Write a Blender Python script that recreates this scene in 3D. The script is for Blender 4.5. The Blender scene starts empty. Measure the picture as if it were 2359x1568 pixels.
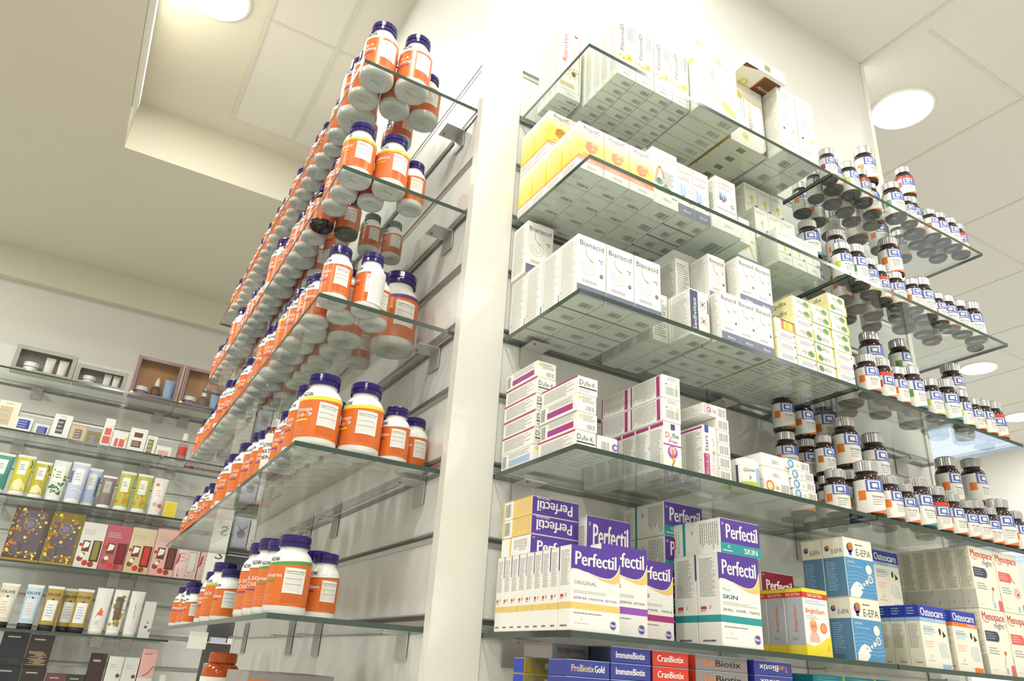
import bpy, math, random
from mathutils import Matrix, Vector

SC = bpy.context.scene
COL = SC.collection
PI = math.pi
random.seed(7)

# ------------------------------------------------------------------ camera
cam_data = bpy.data.cameras.new('camera'); cam = bpy.data.objects.new('camera', cam_data); COL.objects.link(cam)
cam.matrix_world = Matrix(((0.860489, -0.258405, -0.439073, -0.506483),
                           (-0.505630, -0.327558, -0.798151, -1.109318),
                           (0.062425, 0.908808, -0.412517, -0.269526), (0, 0, 0, 1)))
cam_data.sensor_width = 36; cam_data.lens = 25.961; cam_data.clip_start = .02
SC.camera = cam

# ------------------------------------------------------------------ view, world, sampling helpers
SC.view_settings.view_transform = 'Standard'; SC.view_settings.look = 'None'
SC.view_settings.gamma = 1; SC.view_settings.use_curve_mapping = False
SC.view_settings.exposure = 1.42
cy = SC.cycles
cy.max_bounces = 8; cy.diffuse_bounces = 4; cy.glossy_bounces = 4; cy.transmission_bounces = 4; cy.adaptive_threshold = .02
cy.transparent_max_bounces = 32; cy.caustics_reflective = False; cy.caustics_refractive = False
cy.use_denoising = True; cy.sample_clamp_indirect = 6
W = bpy.data.worlds.new('world'); SC.world = W; W.use_nodes = True
W.node_tree.nodes['Background'].inputs[0].default_value = (.72, .84, 1, 1)
W.node_tree.nodes['Background'].inputs[1].default_value = .9

# ceiling lamps: (x, y, z of the ceiling there, radiance)
ZC = 1.7134
LAMP_COL = (1.0, .998, .985)
LAMPS = [(1.70, .055, ZC, 60), (-.57, .955, ZC, 50), (4.2, 1.22, ZC, 55), (5.29, 1.55, ZC, 55),
         (.20, -.155, ZC, 40), (.95, -1.05, ZC, 50), (-.57, -.62, ZC, 60), (-.62, -2.0, ZC, 60), (1.2, -2.3, ZC, 72),  # every lamp after the one by the post is out of view, for room light
         (2.6, -1.5, ZC, 80), (-1.75, .45, 1.492, 70), (-1.85, 2.0, 1.492, 70), (3.3, -2.8, ZC, 60), (4.2, -1.0, ZC, 80), (-1.75, -1.1, 1.492, 60), (-2.4, -2.8, 1.492, 60)]  # lamps at soffit height are unseen, added to brighten the soffit and far wall


# ------------------------------------------------------------------ materials
def lin(h):
    v = [int(h[i:i + 2], 16) / 255 for i in (0, 2, 4)]
    return tuple(c / 12.92 if c <= .04045 else ((c + .055) / 1.055) ** 2.4 for c in v) + (1,)
MATS = {}
def M(name, hexc='ffffff', rough=.5, metal=0, spec=.5, noise=0, scale=60, bump=0):
    if name in MATS: return MATS[name]
    m = bpy.data.materials.new(name); m.use_nodes = True
    nt = m.node_tree; b = nt.nodes['Principled BSDF']
    b.inputs['Base Color'].default_value = lin(hexc); b.inputs['Roughness'].default_value = rough
    b.inputs['Metallic'].default_value = metal; b.inputs['Specular IOR Level'].default_value = spec
    if noise or bump:
        tc = nt.nodes.new('ShaderNodeTexCoord'); n = nt.nodes.new('ShaderNodeTexNoise')
        n.inputs['Scale'].default_value = scale; n.inputs['Detail'].default_value = 4
        nt.links.new(tc.outputs['Object'], n.inputs['Vector'])
        if noise:
            mx = nt.nodes.new('ShaderNodeMix'); mx.data_type = 'RGBA'
            c = lin(hexc); mx.inputs[6].default_value = tuple(v * (1 - noise) for v in c[:3]) + (1,)
            mx.inputs[7].default_value = tuple(min(1, v * (1 + noise)) for v in c[:3]) + (1,)
            nt.links.new(n.outputs['Fac'], mx.inputs[0]); nt.links.new(mx.outputs[2], b.inputs['Base Color'])
        if bump:
            bp = nt.nodes.new('ShaderNodeBump'); bp.inputs['Strength'].default_value = bump; bp.inputs['Distance'].default_value = .002
            nt.links.new(n.outputs['Fac'], bp.inputs['Height']); nt.links.new(bp.outputs[0], b.inputs['Normal'])
    MATS[name] = m; return m
def emit(name, col, s):
    m = bpy.data.materials.new(name); m.use_nodes = True; nt = m.node_tree; nt.nodes.clear()
    e = nt.nodes.new('ShaderNodeEmission'); o = nt.nodes.new('ShaderNodeOutputMaterial')
    e.inputs[0].default_value = tuple(col) + (1,); e.inputs[1].default_value = s; nt.links.new(e.outputs[0], o.inputs[0]); return m
def glass(name, tint, gl=1.0):
    m = bpy.data.materials.new(name); m.use_nodes = True; nt = m.node_tree; nt.nodes.clear()
    o = nt.nodes.new('ShaderNodeOutputMaterial'); mix = nt.nodes.new('ShaderNodeMixShader')
    t = nt.nodes.new('ShaderNodeBsdfTransparent'); g = nt.nodes.new('ShaderNodeBsdfGlossy'); f = nt.nodes.new('ShaderNodeFresnel')
    t.inputs[0].default_value = tuple(tint) + (1,); g.inputs['Roughness'].default_value = .02
    g.inputs[0].default_value = (gl, gl, gl, 1)
    ge = nt.nodes.new('ShaderNodeNewGeometry'); mr = nt.nodes.new('ShaderNodeMapRange')     # a thin pane: the same reflectance from both sides
    mr.inputs['To Min'].default_value = 1.5; mr.inputs['To Max'].default_value = 1 / 1.5
    nt.links.new(ge.outputs['Backfacing'], mr.inputs['Value']); nt.links.new(mr.outputs[0], f.inputs[0])
    nt.links.new(f.outputs[0], mix.inputs[0]); nt.links.new(t.outputs[0], mix.inputs[1]); nt.links.new(g.outputs[0], mix.inputs[2])
    nt.links.new(mix.outputs[0], o.inputs[0]); MATS[name] = m; return m

GLASS = glass('shelf_glass', (.93, .955, .94))
PANE = glass('window_pane_glass', (.97, .98, .98))
FILM = glass('clear_film', (.95, .95, .95))
EDGE = M('glass_edge_green', '33463c', .15, 0, .8)
SLAT = M('slatwall_white', 'e8e7df', .42, noise=.02, scale=9)
LACQ = M('post_white', 'f1efe4', .4, noise=.015, scale=12)
WALLP = M('wall_paint', 'f0eee8', .8, noise=.02, scale=5)
WALLF = M('far_wall_paint', 'e4e2d8', .8, noise=.02, scale=5)
CREAM = M('cream_plaster', 'dfdac6', .85, noise=.025, scale=4)
TILE = M('ceiling_tile', 'e6e2d6', .9, noise=.03, scale=140, bump=.15)
TBAR = M('ceiling_rail', 'dad6c4', .5)
ALU = M('aluminium', 'c9c9c4', .35, .85)
STEEL = M('bracket_steel', 'cfcfca', .3, .6)
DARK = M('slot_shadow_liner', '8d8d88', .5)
FLOOR = M('floor_tile', 'e2dfd6', .35, noise=.05, scale=3)
WHT = M('carton_white', 'f4f3ea', .42)
CREAMC = M('carton_cream', 'f1ecd8', .45)
GREY = M('print_grey', '969690', .5)
LGREY = M('print_light_grey', 'bdbdb4', .5)
DGREY = M('print_dark_grey', '55555a', .5)
BLACK = M('print_black', '1d1d20', .45)
NAVY = M('print_navy', '3f4566', .45)
SLATE = M('print_slate', '70748c', .45)
BLUE = M('print_blue', '2b3fae', .4)
SKY = M('print_sky_blue', '4f95c4', .4)
PBLUE = M('print_pale_blue', '9fbfe0', .45)
PURP = M('print_purple', '5a3a9c', .4)
VIOL = M('print_violet', '9a55b8', .4)
TEAL = M('print_teal', '2f9a9a', .4)
DTEAL = M('print_dark_teal', '0f6a74', .4)
MAG = M('print_magenta', 'b0337c', .4)
PINK = M('print_pink', 'f0b8b0', .45)
RED = M('print_red', 'd2402c', .4)
DRED = M('print_dark_red', '8a2230', .4)
ORAN = M('print_orange', 'ef7d2a', .4)
PEACH = M('print_peach', 'f0a070', .45)
YEL = M('print_yellow', 'f3dc3c', .4)
PYEL = M('print_pale_yellow', 'f7efb0', .45)
MUST = M('print_mustard', 'eccb74', .45)
GOLD = M('print_gold', 'b8952f', .35)
AMB = M('print_amber', 'c87818', .4)
GREEN = M('print_green', '5f9a4a', .4)
LIME = M('print_lime', 'bcd23c', .4)
OLIVE = M('print_olive', '8f8b45', .45)
TAN = M('print_tan', 'd9c39a', .45)
BROWN = M('print_brown', '6e4630', .45)
MAUVE = M('print_mauve', '8a7280', .45)
PWHITE = M('bottle_plastic_white', 'f3f2ea', .22)
NORANGE = M('label_orange', 'e0722c', .32)
CAPP = M('cap_purple', '281a62', .14)
AMBG = M('amber_glass', '2a1608', .06, 0, .8)
AMBO = M('amber_orange_plastic', 'c4541a', .15)
CAPS = M('cap_silver', 'cfcfce', .25, .7)
CAPD = M('cap_dark_grey', '4a4a4c', .35)
LABW = M('label_white', 'eeece2', .3)


# ------------------------------------------------------------------ mesh builder
_TXT = {}
def glyphs(s):
    """flat triangles of a line of lettering, cap height 1, starting at x=0"""
    if s in _TXT: return _TXT[s]
    cu = bpy.data.curves.new('lettering', 'FONT'); cu.body = s; cu.resolution_u = 2; cu.fill_mode = 'FRONT'
    ob = bpy.data.objects.new('lettering', cu); COL.objects.link(ob)
    dg = bpy.context.evaluated_depsgraph_get(); me = ob.evaluated_get(dg).to_mesh()
    V = [(v.co.x, v.co.y) for v in me.vertices]; F = [tuple(p.vertices) for p in me.polygons]
    FF = []
    for p in F:
        ax = sum(V[p[i]][0] * V[p[(i + 1) % len(p)]][1] - V[p[(i + 1) % len(p)]][0] * V[p[i]][1] for i in range(len(p)))
        FF.append(p if ax > 0 else p[::-1])
    ob.evaluated_get(dg).to_mesh_clear(); bpy.data.objects.remove(ob); bpy.data.curves.remove(cu)
    if V:
        x0 = min(v[0] for v in V); x1 = max(v[0] for v in V); k = 1 / .7
        V = [((v[0] - x0) * k, v[1] * k) for v in V]; w = (x1 - x0) * k
    else: w = 0
    _TXT[s] = (V, FF, w); return _TXT[s]

def smooth(p, n=5):
    out = []
    for i in range(len(p) - 1):
        a, b, c, d = p[max(i - 1, 0)], p[i], p[i + 1], p[min(i + 2, len(p) - 1)]
        for k in range(n):
            t = k / n
            out.append(tuple(.5 * (2 * b[j] + (c[j] - a[j]) * t + (2 * a[j] - 5 * b[j] + 4 * c[j] - d[j]) * t * t + (3 * b[j] - a[j] - 3 * c[j] + d[j]) * t ** 3) for j in (0, 1)))
    return out + [p[-1]]

class MB:
    def __init__(s): s.v = []; s.f = []; s.m = []; s.sm = []; s.mats = []
    def mi(s, m):
        if m not in s.mats: s.mats.append(m)
        return s.mats.index(m)
    def add(s, V, F, m, smooth=False):
        n = len(s.v); s.v += [tuple(v) for v in V]; k = s.mi(m)
        for f in F: s.f.append(tuple(i + n for i in f)); s.m.append(k); s.sm.append(smooth)
    def box(s, x0, x1, y0, y1, z0, z1, m, skip=''):
        V = [(x0, y0, z0), (x1, y0, z0), (x1, y1, z0), (x0, y1, z0), (x0, y0, z1), (x1, y0, z1), (x1, y1, z1), (x0, y1, z1)]
        F = {'b': (3, 2, 1, 0), 't': (4, 5, 6, 7), 'f': (0, 1, 5, 4), 'r': (1, 2, 6, 5), 'k': (2, 3, 7, 6), 'l': (3, 0, 4, 7)}
        s.add(V, [F[k] for k in F if k not in skip], m)
    def lathe(s, prof, m, n=28, cx=0, cy=0, a0=0, a1=2 * PI, rib=0, sx=1, sy=1):
        full = abs(a1 - a0 - 2 * PI) < 1e-6; k = n if full else n + 1; V = []
        for r, z in prof:
            for i in range(k):
                a = a0 + (a1 - a0) * i / n; rr = r * (1 - rib * (i % 2)) if r > 1e-6 else 0
                V.append((cx + rr * math.cos(a) * sx, cy + rr * math.sin(a) * sy, z))
        F = []
        for j in range(len(prof) - 1):
            for i in range(n):
                i2 = (i + 1) % k if full else i + 1
                F.append((j * k + i, j * k + i2, (j + 1) * k + i2, (j + 1) * k + i))
        s.add(V, F, m, rib == 0)
    def poly(s, pts, m): s.add(pts, [tuple(range(len(pts)))], m)
    def build(s, name, parent=None, loc=(0, 0, 0), rz=0):
        me = bpy.data.meshes.new(name); me.from_pydata(s.v, [], s.f)
        for m in s.mats: me.materials.append(m)
        me.polygons.foreach_set('material_index', s.m); me.polygons.foreach_set('use_smooth', s.sm); me.update()
        o = bpy.data.objects.new(name, me); COL.objects.link(o); o.location = loc; o.rotation_euler = (0, 0, rz)
        if parent: o.parent = parent
        return o

class Face:
    """a flat printed face: (u, v) in metres from its lower left corner"""
    def __init__(s, mb, o, u, v, w, h): s.mb = mb; s.o = Vector(o); s.u = Vector(u); s.v = Vector(v); s.n = s.u.cross(s.v); s.w = w; s.h = h
    def P(s, a, b, l): return tuple(s.o + s.u * a + s.v * b + s.n * (.00012 * l))
    def rect(s, a0, b0, a1, b1, m, l=1):
        s.mb.poly([s.P(a0, b0, l), s.P(a1, b0, l), s.P(a1, b1, l), s.P(a0, b1, l)], m)
    def R(s, a0, b0, a1, b1, m, l=1): s.rect(a0 * s.w, b0 * s.h, a1 * s.w, b1 * s.h, m, l)      # fractions of the face
    def pg(s, pts, m, l=1): s.mb.poly([s.P(a * s.w, b * s.h, l) for a, b in pts], m)
    def disc(s, a, b, r, m, l=1, n=14, ry=None, a0=0, a1=2 * PI):
        ry = ry or r; full = abs(a1 - a0 - 2 * PI) < 1e-6
        s.mb.poly([s.P(a * s.w + r * math.cos(a0 + (a1 - a0) * i / n), b * s.h + ry * math.sin(a0 + (a1 - a0) * i / n), l) for i in range(n if full else n + 1)], m)
    def ring(s, a, b, r0, r1, m, l=1, n=16, a0=0, a1=2 * PI):
        for i in range(n):
            t0 = a0 + (a1 - a0) * i / n; t1 = a0 + (a1 - a0) * (i + 1) / n; x = a * s.w; y = b * s.h
            s.mb.poly([s.P(x + r0 * math.cos(t0), y + r0 * math.sin(t0), l), s.P(x + r1 * math.cos(t0), y + r1 * math.sin(t0), l),
                       s.P(x + r1 * math.cos(t1), y + r1 * math.sin(t1), l), s.P(x + r0 * math.cos(t1), y + r0 * math.sin(t1), l)], m)
    def curve(s, pts, wd, m, l=1):
        if len(pts) > 2: pts = smooth(pts)
        for (a, b), (c, d) in zip(pts, pts[1:]):
            a *= s.w; c *= s.w; b *= s.h; d *= s.h; L = math.hypot(c - a, d - b) or 1; px, py = -(d - b) / L * wd / 2, (c - a) / L * wd / 2
            s.mb.poly([s.P(a - px, b - py, l), s.P(c - px, d - py, l), s.P(c + px, d + py, l), s.P(a + px, b + py, l)], m)
    def text(s, t, a, b, size, m, l=2, w=None, rot=0, bold=0, shear=0, center=False):
        """a, b fractions of the face; size cap height in metres; w width in metres to fit"""
        V, F, tw = glyphs(t)
        if not tw: return
        kx = (w / tw) if w else size; ca, sa = math.cos(rot), math.sin(rot); off = tw * kx / 2 if center else 0
        for i, d in enumerate((0, bold / 2, bold) if bold else (0,)):
            P = []
            for x, y in V:
                X = x * kx - off + shear * y * size + d; Y = y * size
                P.append(s.P(a * s.w + X * ca - Y * sa, b * s.h + X * sa + Y * ca, l + .25 * i))
            s.mb.add(P, F, m)
    def lines(s, a0, b0, a1, b1, n, m, l=1, th=.42, seed=1, vert=False):
        rn = random.Random(seed)
        for i in range(n):
            if vert:
                c = a0 + (a1 - a0) * (i + .5) / n; hw = (a1 - a0) / n * th / 2; e = b0 + (b1 - b0) * rn.uniform(0, .3); x = b1; L = s.h
                while x > e + .0015 / L:
                    q = max(e, x - rn.uniform(.002, .006) / L); s.R(c - hw, q, c + hw, x, m, l); x = q - .0008 / L
            else:
                c = b1 - (b1 - b0) * (i + .5) / n; hh = (b1 - b0) / n * th / 2; e = a0 + (a1 - a0) * rn.uniform(.7, 1); x = a0; L = s.w
                while x < e - .0015 / L:
                    q = min(e, x + rn.uniform(.002, .006) / L); s.R(x, c - hh, q, c + hh, m, l); x = q + .0008 / L
    def bars(s, a0, b0, a1, b1, m=None, l=1, n=9, seed=3):
        rn = random.Random(seed); x = a0
        for i in range(n):
            w_ = (a1 - a0) / n * rn.uniform(.3, .75); s.R(x, b0, x + w_, b1, m or DGREY, l); x += (a1 - a0) / n

class Carton:
    def __init__(s, w, d, h, m=WHT, cols=None):
        s.w, s.d, s.h = w, d, h; b = s.mb = MB(); e = .0007; k = s.k = {}
        cols = cols or {}
        # chamfered carton body: inset faces joined by narrow bevels
        x, y = w / 2, d / 2; z0, z1 = 0, h
        def F(key, p): b.poly(p, cols.get(key, m))
        F('front', [(-x + e, -y, e), (x - e, -y, e), (x - e, -y, h - e), (-x + e, -y, h - e)])
        F('back', [(x - e, y, e), (-x + e, y, e), (-x + e, y, h - e), (x - e, y, h - e)])
        F('left', [(-x, y - e, e), (-x, -y + e, e), (-x, -y + e, h - e), (-x, y - e, h - e)])
        F('right', [(x, -y + e, e), (x, y - e, e), (x, y - e, h - e), (x, -y + e, h - e)])
        F('top', [(-x + e, -y + e, h), (x - e, -y + e, h), (x - e, y - e, h), (-x + e, y - e, h)])
        F('bottom', [(-x + e, y - e, 0), (x - e, y - e, 0), (x - e, -y + e, 0), (-x + e, -y + e, 0)])
        for sx in (-1, 1):
            for sy in (-1, 1):
                q = [(sx * (x - e), sy * y, e), (sx * x, sy * (y - e), e), (sx * x, sy * (y - e), h - e), (sx * (x - e), sy * y, h - e)]
                b.poly(q if sx * sy < 0 else q[::-1], m)
        for z, zz in ((0, e), (h, h - e)):
            up = z > 0
            for sy in (-1, 1):
                q = [(-x + e, sy * (y - e), z), (x - e, sy * (y - e), z), (x - e, sy * y, zz), (-x + e, sy * y, zz)]
                b.poly(q if (sy > 0) == up else q[::-1], m)
            for sx in (-1, 1):
                q = [(sx * (x - e), -y + e, z), (sx * (x - e), y - e, z), (sx * x, y - e, zz), (sx * x, -y + e, zz)]
                b.poly(q if (sx < 0) == up else q[::-1], m)
        s.front = Face(b, (-x, -y, 0), (1, 0, 0), (0, 0, 1), w, h)
        s.left = Face(b, (-x, y, 0), (0, -1, 0), (0, 0, 1), d, h)
        s.right = Face(b, (x, -y, 0), (0, 1, 0), (0, 0, 1), d, h)
        s.bottom = Face(b, (-x, y, 0), (1, 0, 0), (0, -1, 0), w, d)
        # tuck-flap seams
        s.bottom.rect(.001, d - .0016, w - .001, d - .0010, LGREY)
        s.left.rect(.0012, h - .0012, d - .0012, h - .0008, LGREY)
    def seal(s, a=.52, b=.25, wd=.4, ht=.35): s.bottom.bars(a, b, a + wd, b + ht, GREY if s.w > .09 else DGREY, n=8)
    def done(s, name):
        me = s.mb.build(name); mesh = me.data; bpy.data.objects.remove(me); return mesh

PROD = {}      # kind -> (mesh, w, d, h)
def product(kind, name, C): PROD[kind] = (C.done(name), C.w, C.d, C.h, name)

def tag(o, label, cat, group=None):
    o['label'] = label; o['category'] = cat
    if group: o['group'] = group
    return o
ORD = ['first', 'second', 'third', 'fourth', 'fifth', 'sixth', 'seventh', 'eighth', 'ninth', 'tenth', 'eleventh', 'twelfth', 'thirteenth', 'fourteenth',
       'fifteenth', 'sixteenth', 'seventeenth', 'eighteenth', 'nineteenth', 'twentieth', 'twenty-first', 'twenty-second', 'twenty-third', 'twenty-fourth', 'twenty-fifth', 'twenty-sixth', 'twenty-seventh', 'twenty-eighth', 'twenty-ninth', 'thirtieth']
G = .0004
def put(kind, x, yf, z, label, cat='carton', group=None, rz=0):
    """x = left edge, yf = front edge, z = base"""
    me, w, d, h, name = PROD[kind]
    o = bpy.data.objects.new(name, me); COL.objects.link(o); o.location = (x + w / 2, yf + d / 2, z + G); o.rotation_euler.z = rz
    return tag(o, label, cat, group)
def grid(kind, x, yf, z, nc, nr, nt, desc, shelf, group, px=None, py=None, jit=.0006, cols=None):
    me, w, d, h, name = PROD[kind]; px = px or w + .001; py = py or d + .001
    rn = random.Random(hash(kind) % 97 if False else len(kind) * 7)
    for t in range(nt):
        for r in range(nr):
            for c in range(nc):
                if cols and not cols(c, r, t): continue
                a = []
                if nt > 1: a.append(('bottom' if t == 0 else 'top' if t == nt - 1 else ORD[t]) + ' layer')
                if nr > 1: a.append(('front' if r == 0 else ORD[r]) + ' row')
                if nc > 1: a.append(ORD[c] + ' column')
                put(kind, x + c * px + rn.uniform(-1, 1) * jit * .3, yf + r * py, z + t * (h + .0006),
                    '%s, %s%s' % (desc, (' '.join(a) + ', ') if a else '', shelf), 'carton', group)

# ------------------------------------------------------------------ the room
def struct(name, mb, parent=None):
    o = mb.build(name, parent)
    if not parent: o['kind'] = 'structure'
    return o
XL, XR, YB, YF, ZF = -3.6, 6.0, -4.6, 2.92, -1.72
b = MB(); b.box(XL, XR, YB, YF + .2, ZF - .1, ZF, FLOOR); struct('floor', b)
b = MB(); b.box(XL - .1, XL, YB, YF + .2, ZF, ZC + .1, WALLP); struct('wall_left', b)
b = MB(); b.box(XL - .1, XR + .1, YB - .1, YB, ZF, ZC + .1, WALLP); struct('wall_back', b)
b = MB(); b.box(XL, XR + .1, YF, YF + .1, ZF, ZC + .1, WALLF); struct('wall_far', b)
# bulkhead over the far display
b = MB(); b.box(XL, -.02, 2.865, YF, 1.335, 1.492, CREAM); struct('trim_bulkhead', b)
# right wall with the shop window
wy0, wy1, wz0, wz1 = -1.0, 3 - .25, -1.5, .10
b = MB(); b.box(XR, XR + .1, YB, wy0, ZF, ZC + .1, WALLP); b.box(XR, XR + .1, wy1, YF, ZF, ZC + .1, WALLP)
b.box(XR, XR + .1, wy0, wy1, ZF, wz0, WALLP); b.box(XR, XR + .1, wy0, wy1, wz1, ZC + .1, WALLP); struct('wall_right', b)
b = MB()
for y in (wy0, .25, 1.5, wy1 - .05): b.box(XR + .02, XR + .07, y, y + .05, wz0, wz1, ALU)
b.box(XR + .02, XR + .07, wy0, wy1, wz0, wz0 + .05, ALU); b.box(XR + .02, XR + .07, wy0, wy1, wz1 - .05, wz1, ALU)
w1 = struct('window_1', b)
b = MB(); b.box(XR + .04, XR + .046, wy0, wy1, wz0, wz1, PANE); b.build('pane', w1)
# ceilings: tiled field, plaster border of the recess, lower cream soffit
SX, SY, ZS = -.735, 1.68, 1.492
b = MB(); b.box(-.40, XR, YB, 1.56, ZC, ZC + .06, TILE); b.box(0.05, XR, 1.56, YF + .1, ZC, ZC + .06, TILE); struct('ceiling', b)
b = MB(); b.box(SX, -.40, YB, SY, ZC, ZC + .06, CREAM); b.box(-.40, .05, 1.56, SY, ZC, ZC + .06, CREAM); struct('ceiling_border', b)
b = MB(); b.box(XL, SX, YB, YF, ZS, ZC + .06, CREAM); b.box(SX, .05, SY, YF, ZS, ZC + .06, CREAM); struct('ceiling_soffit', b)
# exposed rails of the tile grid
def rails(nm, boxes):
    b = MB()
    for q in boxes: b.box(*q, ZC - (.0022 if q[1] - q[0] < q[3] - q[2] else .0018), ZC, TBAR)
    struct(nm, b)
r = []
for x in (-.154,): r.append((x - .009, x + .009, -4.5, 1.56))
for k in range(-9, 1): r.append((-.40, 0 if k >= 0 else .0, .962 + .6 * k - .006, .962 + .6 * k + .006))
rails('trim_ceiling_rail', r)
r = [(-.408, -.392, -4.5, 1.568), (-.40, .05, 1.552, 1.568)]
rails('trim_ceiling_border', r)
r = []
for k in range(0, 9): r.append((.794 + .6 * k - .006, .794 + .6 * k + .006, -4.4, 2.8 if k > 0 else 0))
for k in range(-7, 5): r.append((0 if k < 0 else 1.45, 5.98, -.212 + .6 * k - .006, -.212 + .6 * k + .006))
rails('trim_ceiling_grid', r)
# white light rail hung along the soffit edge
b = MB(); b.box(SX + .001, SX + .022, -1.2, 1.42, 1.50, 1.53, LACQ); b.box(SX + .001, SX + .014, -1.2, 1.20, 1.56, 1.60, ALU)
struct('trim_soffit_channel', b)

# ceiling lamps
LENS = {}
for i, (x, y, z, s) in enumerate(LAMPS):
    lamp = bpy.data.objects.new('ceiling_lamp', None); COL.objects.link(lamp); lamp.location = (x, y, z)
    if s not in LENS: LENS[s] = emit('lamp_glow_%d' % s, LAMP_COL, s)
    b = MB(); b.lathe([(.112, 0), (.112, -.004), (.104, -.007), (.098, -.004)], LACQ, 40); b.build('lamp_ring', lamp)
    b = MB(); b.lathe([(.098, -.004), (0, -.0041)], LENS[s], 40); b.build('diffuser', lamp)
    where = {0: 'round ceiling lamp just past the end of the carton wall', 1: 'round ceiling lamp in the cream border of the ceiling recess',
             2: 'round ceiling lamp glowing beyond the third bottle shelf', 3: 'farthest round ceiling lamp, at the edge of the view',
             4: 'round ceiling lamp close above the white post'}.get(i, 'unseen round white ceiling lamp for fill light, %s counted outward over the shop floor' % ORD[max(0, i - 5)])
    tag(lamp, where, 'ceiling lamp', 'round ceiling lamps')

# ------------------------------------------------------------------ slatwalls and the corner post
GROOVES = [-.195 + .128 * k - .512 for k in range(14)]
def slat_profile(zs, z0, z1, depth=.009, gh=.0085):
    """outline (offset outwards, z) of a grooved board face"""
    p = [(0, z0)]
    for z in zs: p += [(0, z - gh / 2), (-depth, z - gh / 2), (-depth, z + gh / 2), (0, z + gh / 2)]
    return p + [(0, z1)]
def slatwall(name, axis, a0, a1, zs, z0, z1, face=0, thick=.045, mat=SLAT, liner=DARK):
    """axis 'y': face at x=face looking -x, runs along y.  axis 'x': face at y=face looking -y, runs along x"""
    b = MB(); P = slat_profile(zs, z0, z1)
    def pt(a, off, z): return (face - off, a, z) if axis == 'y' else (a, face - off, z)
    for (o0, q0), (o1, q1) in zip(P, P[1:]):
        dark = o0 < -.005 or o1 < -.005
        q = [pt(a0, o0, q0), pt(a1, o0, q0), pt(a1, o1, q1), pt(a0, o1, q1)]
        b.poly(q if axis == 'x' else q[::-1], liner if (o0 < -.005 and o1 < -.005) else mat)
    # back, ends, top and bottom
    if axis == 'y': b.box(face + .0092, face + thick, a0, a1, z0, z1, mat, skip='l')
    else: b.box(a0, a1, face + .0092, face + thick, z0, z1, mat, skip='f')
    o = struct(name, b)
    t = MB()
    for z in zs:
        zz0, zz1 = z - .0125, z - .0040
        if axis == 'y': t.box(face - .0014, face - .0001, a0, a1, zz0, zz1, ALU); t.box(face - .0014, face - .0001, a0, a1, z + .0042, z + .0058, ALU)
        else: t.box(a0, a1, face - .0014, face - .0001, zz0, zz1, ALU); t.box(a0, a1, face - .0014, face - .0001, z + .0042, z + .0058, ALU)
    tr = t.build('groove_insert', o)
    return o
slatwall('wall_slat_bottles', 'y', .0205, 1.46, GROOVES, ZF, ZC)
slatwall('wall_slat_cartons', 'x', .0832, 1.385, GROOVES, ZF, ZC)
b = MB(); b.box(-.0065, .083, -.003, .020, ZF, ZC, LACQ); b.box(.046, .083, .02, .046, ZF, ZC, LACQ); struct('wall_corner_post', b)
b = MB(); b.box(-.004, .05, 1.4605, 1.482, ZF, ZC - .002, LACQ); struct('trim_bottle_wall_end', b)
b = MB(); b.box(1.3855, 1.402, -.004, .05, ZF, ZC - .002, LACQ); struct('trim_carton_wall_end', b)
FG = [v + .02 for v in (-.486, -.226, .028, .281, .550, .812, -.356, -.10, .154, .415, .68)]
b_ = slatwall('wall_slat_cosmetics', 'x', -1.7, .22, sorted(FG), ZF, 1.0, face=2.872, thick=.046, mat=SLAT, liner=M('slot_liner_pale', 'e6e6e0', .4))
# white cabinet frame standing at the end of the lowest far shelves
cf = bpy.data.objects.new('display_cabinet', None); COL.objects.link(cf); cf.location = (.0, 2.66, ZF)
tag(cf, 'white framed display cabinet standing at the end of the far shelves', 'cabinet')
b = MB(); b.box(-.045, -.022, -.04, .0, 0, ZS - ZF - 1.85, LACQ); b.build('frame_post', cf)
b = MB(); b.box(-.045, -.022, 0, .19, 0, ZS - ZF - 1.9, LACQ); b.build('side_panel', cf)

# ------------------------------------------------------------------ glass shelves and brackets
ZL = [.8174, .5578, .2933, .0363, -.2136]
ZR = [.8174, .5519, .2978, .0399, -.2143]
T = .004
def shelf(x0, x1, y0, y1, z, label, group):
    t = bpy.data.objects.new('glass_shelf', None); COL.objects.link(t); t.location = (x0, y0, z)
    w, d = x1 - x0, y1 - y0; e = .0006
    b = MB()
    b.poly([(e, e, T), (w - e, e, T), (w - e, d - e, T), (e, d - e, T)], GLASS); b.poly([(e, d - e, -T), (w - e, d - e, -T), (w - e, e, -T), (e, e, -T)], GLASS)
    b.build('pane', t)
    b = MB(); b.box(0, w, 0, d, -T, T, EDGE, skip='tb')
    for (p, q) in (((0, 0), (w, e)), ((0, d - e), (w, d)), ((0, e), (e, d - e)), ((w - e, e), (w, d - e))):
        b.box(p[0], q[0], p[1], q[1], T - .00001, T, EDGE, skip='fkrlb'); b.box(p[0], q[0], p[1], q[1], -T, -T + .00001, EDGE, skip='fkrlt')
    b.build('polished_edge', t)
    return tag(t, label, 'shelf', group)
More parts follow.
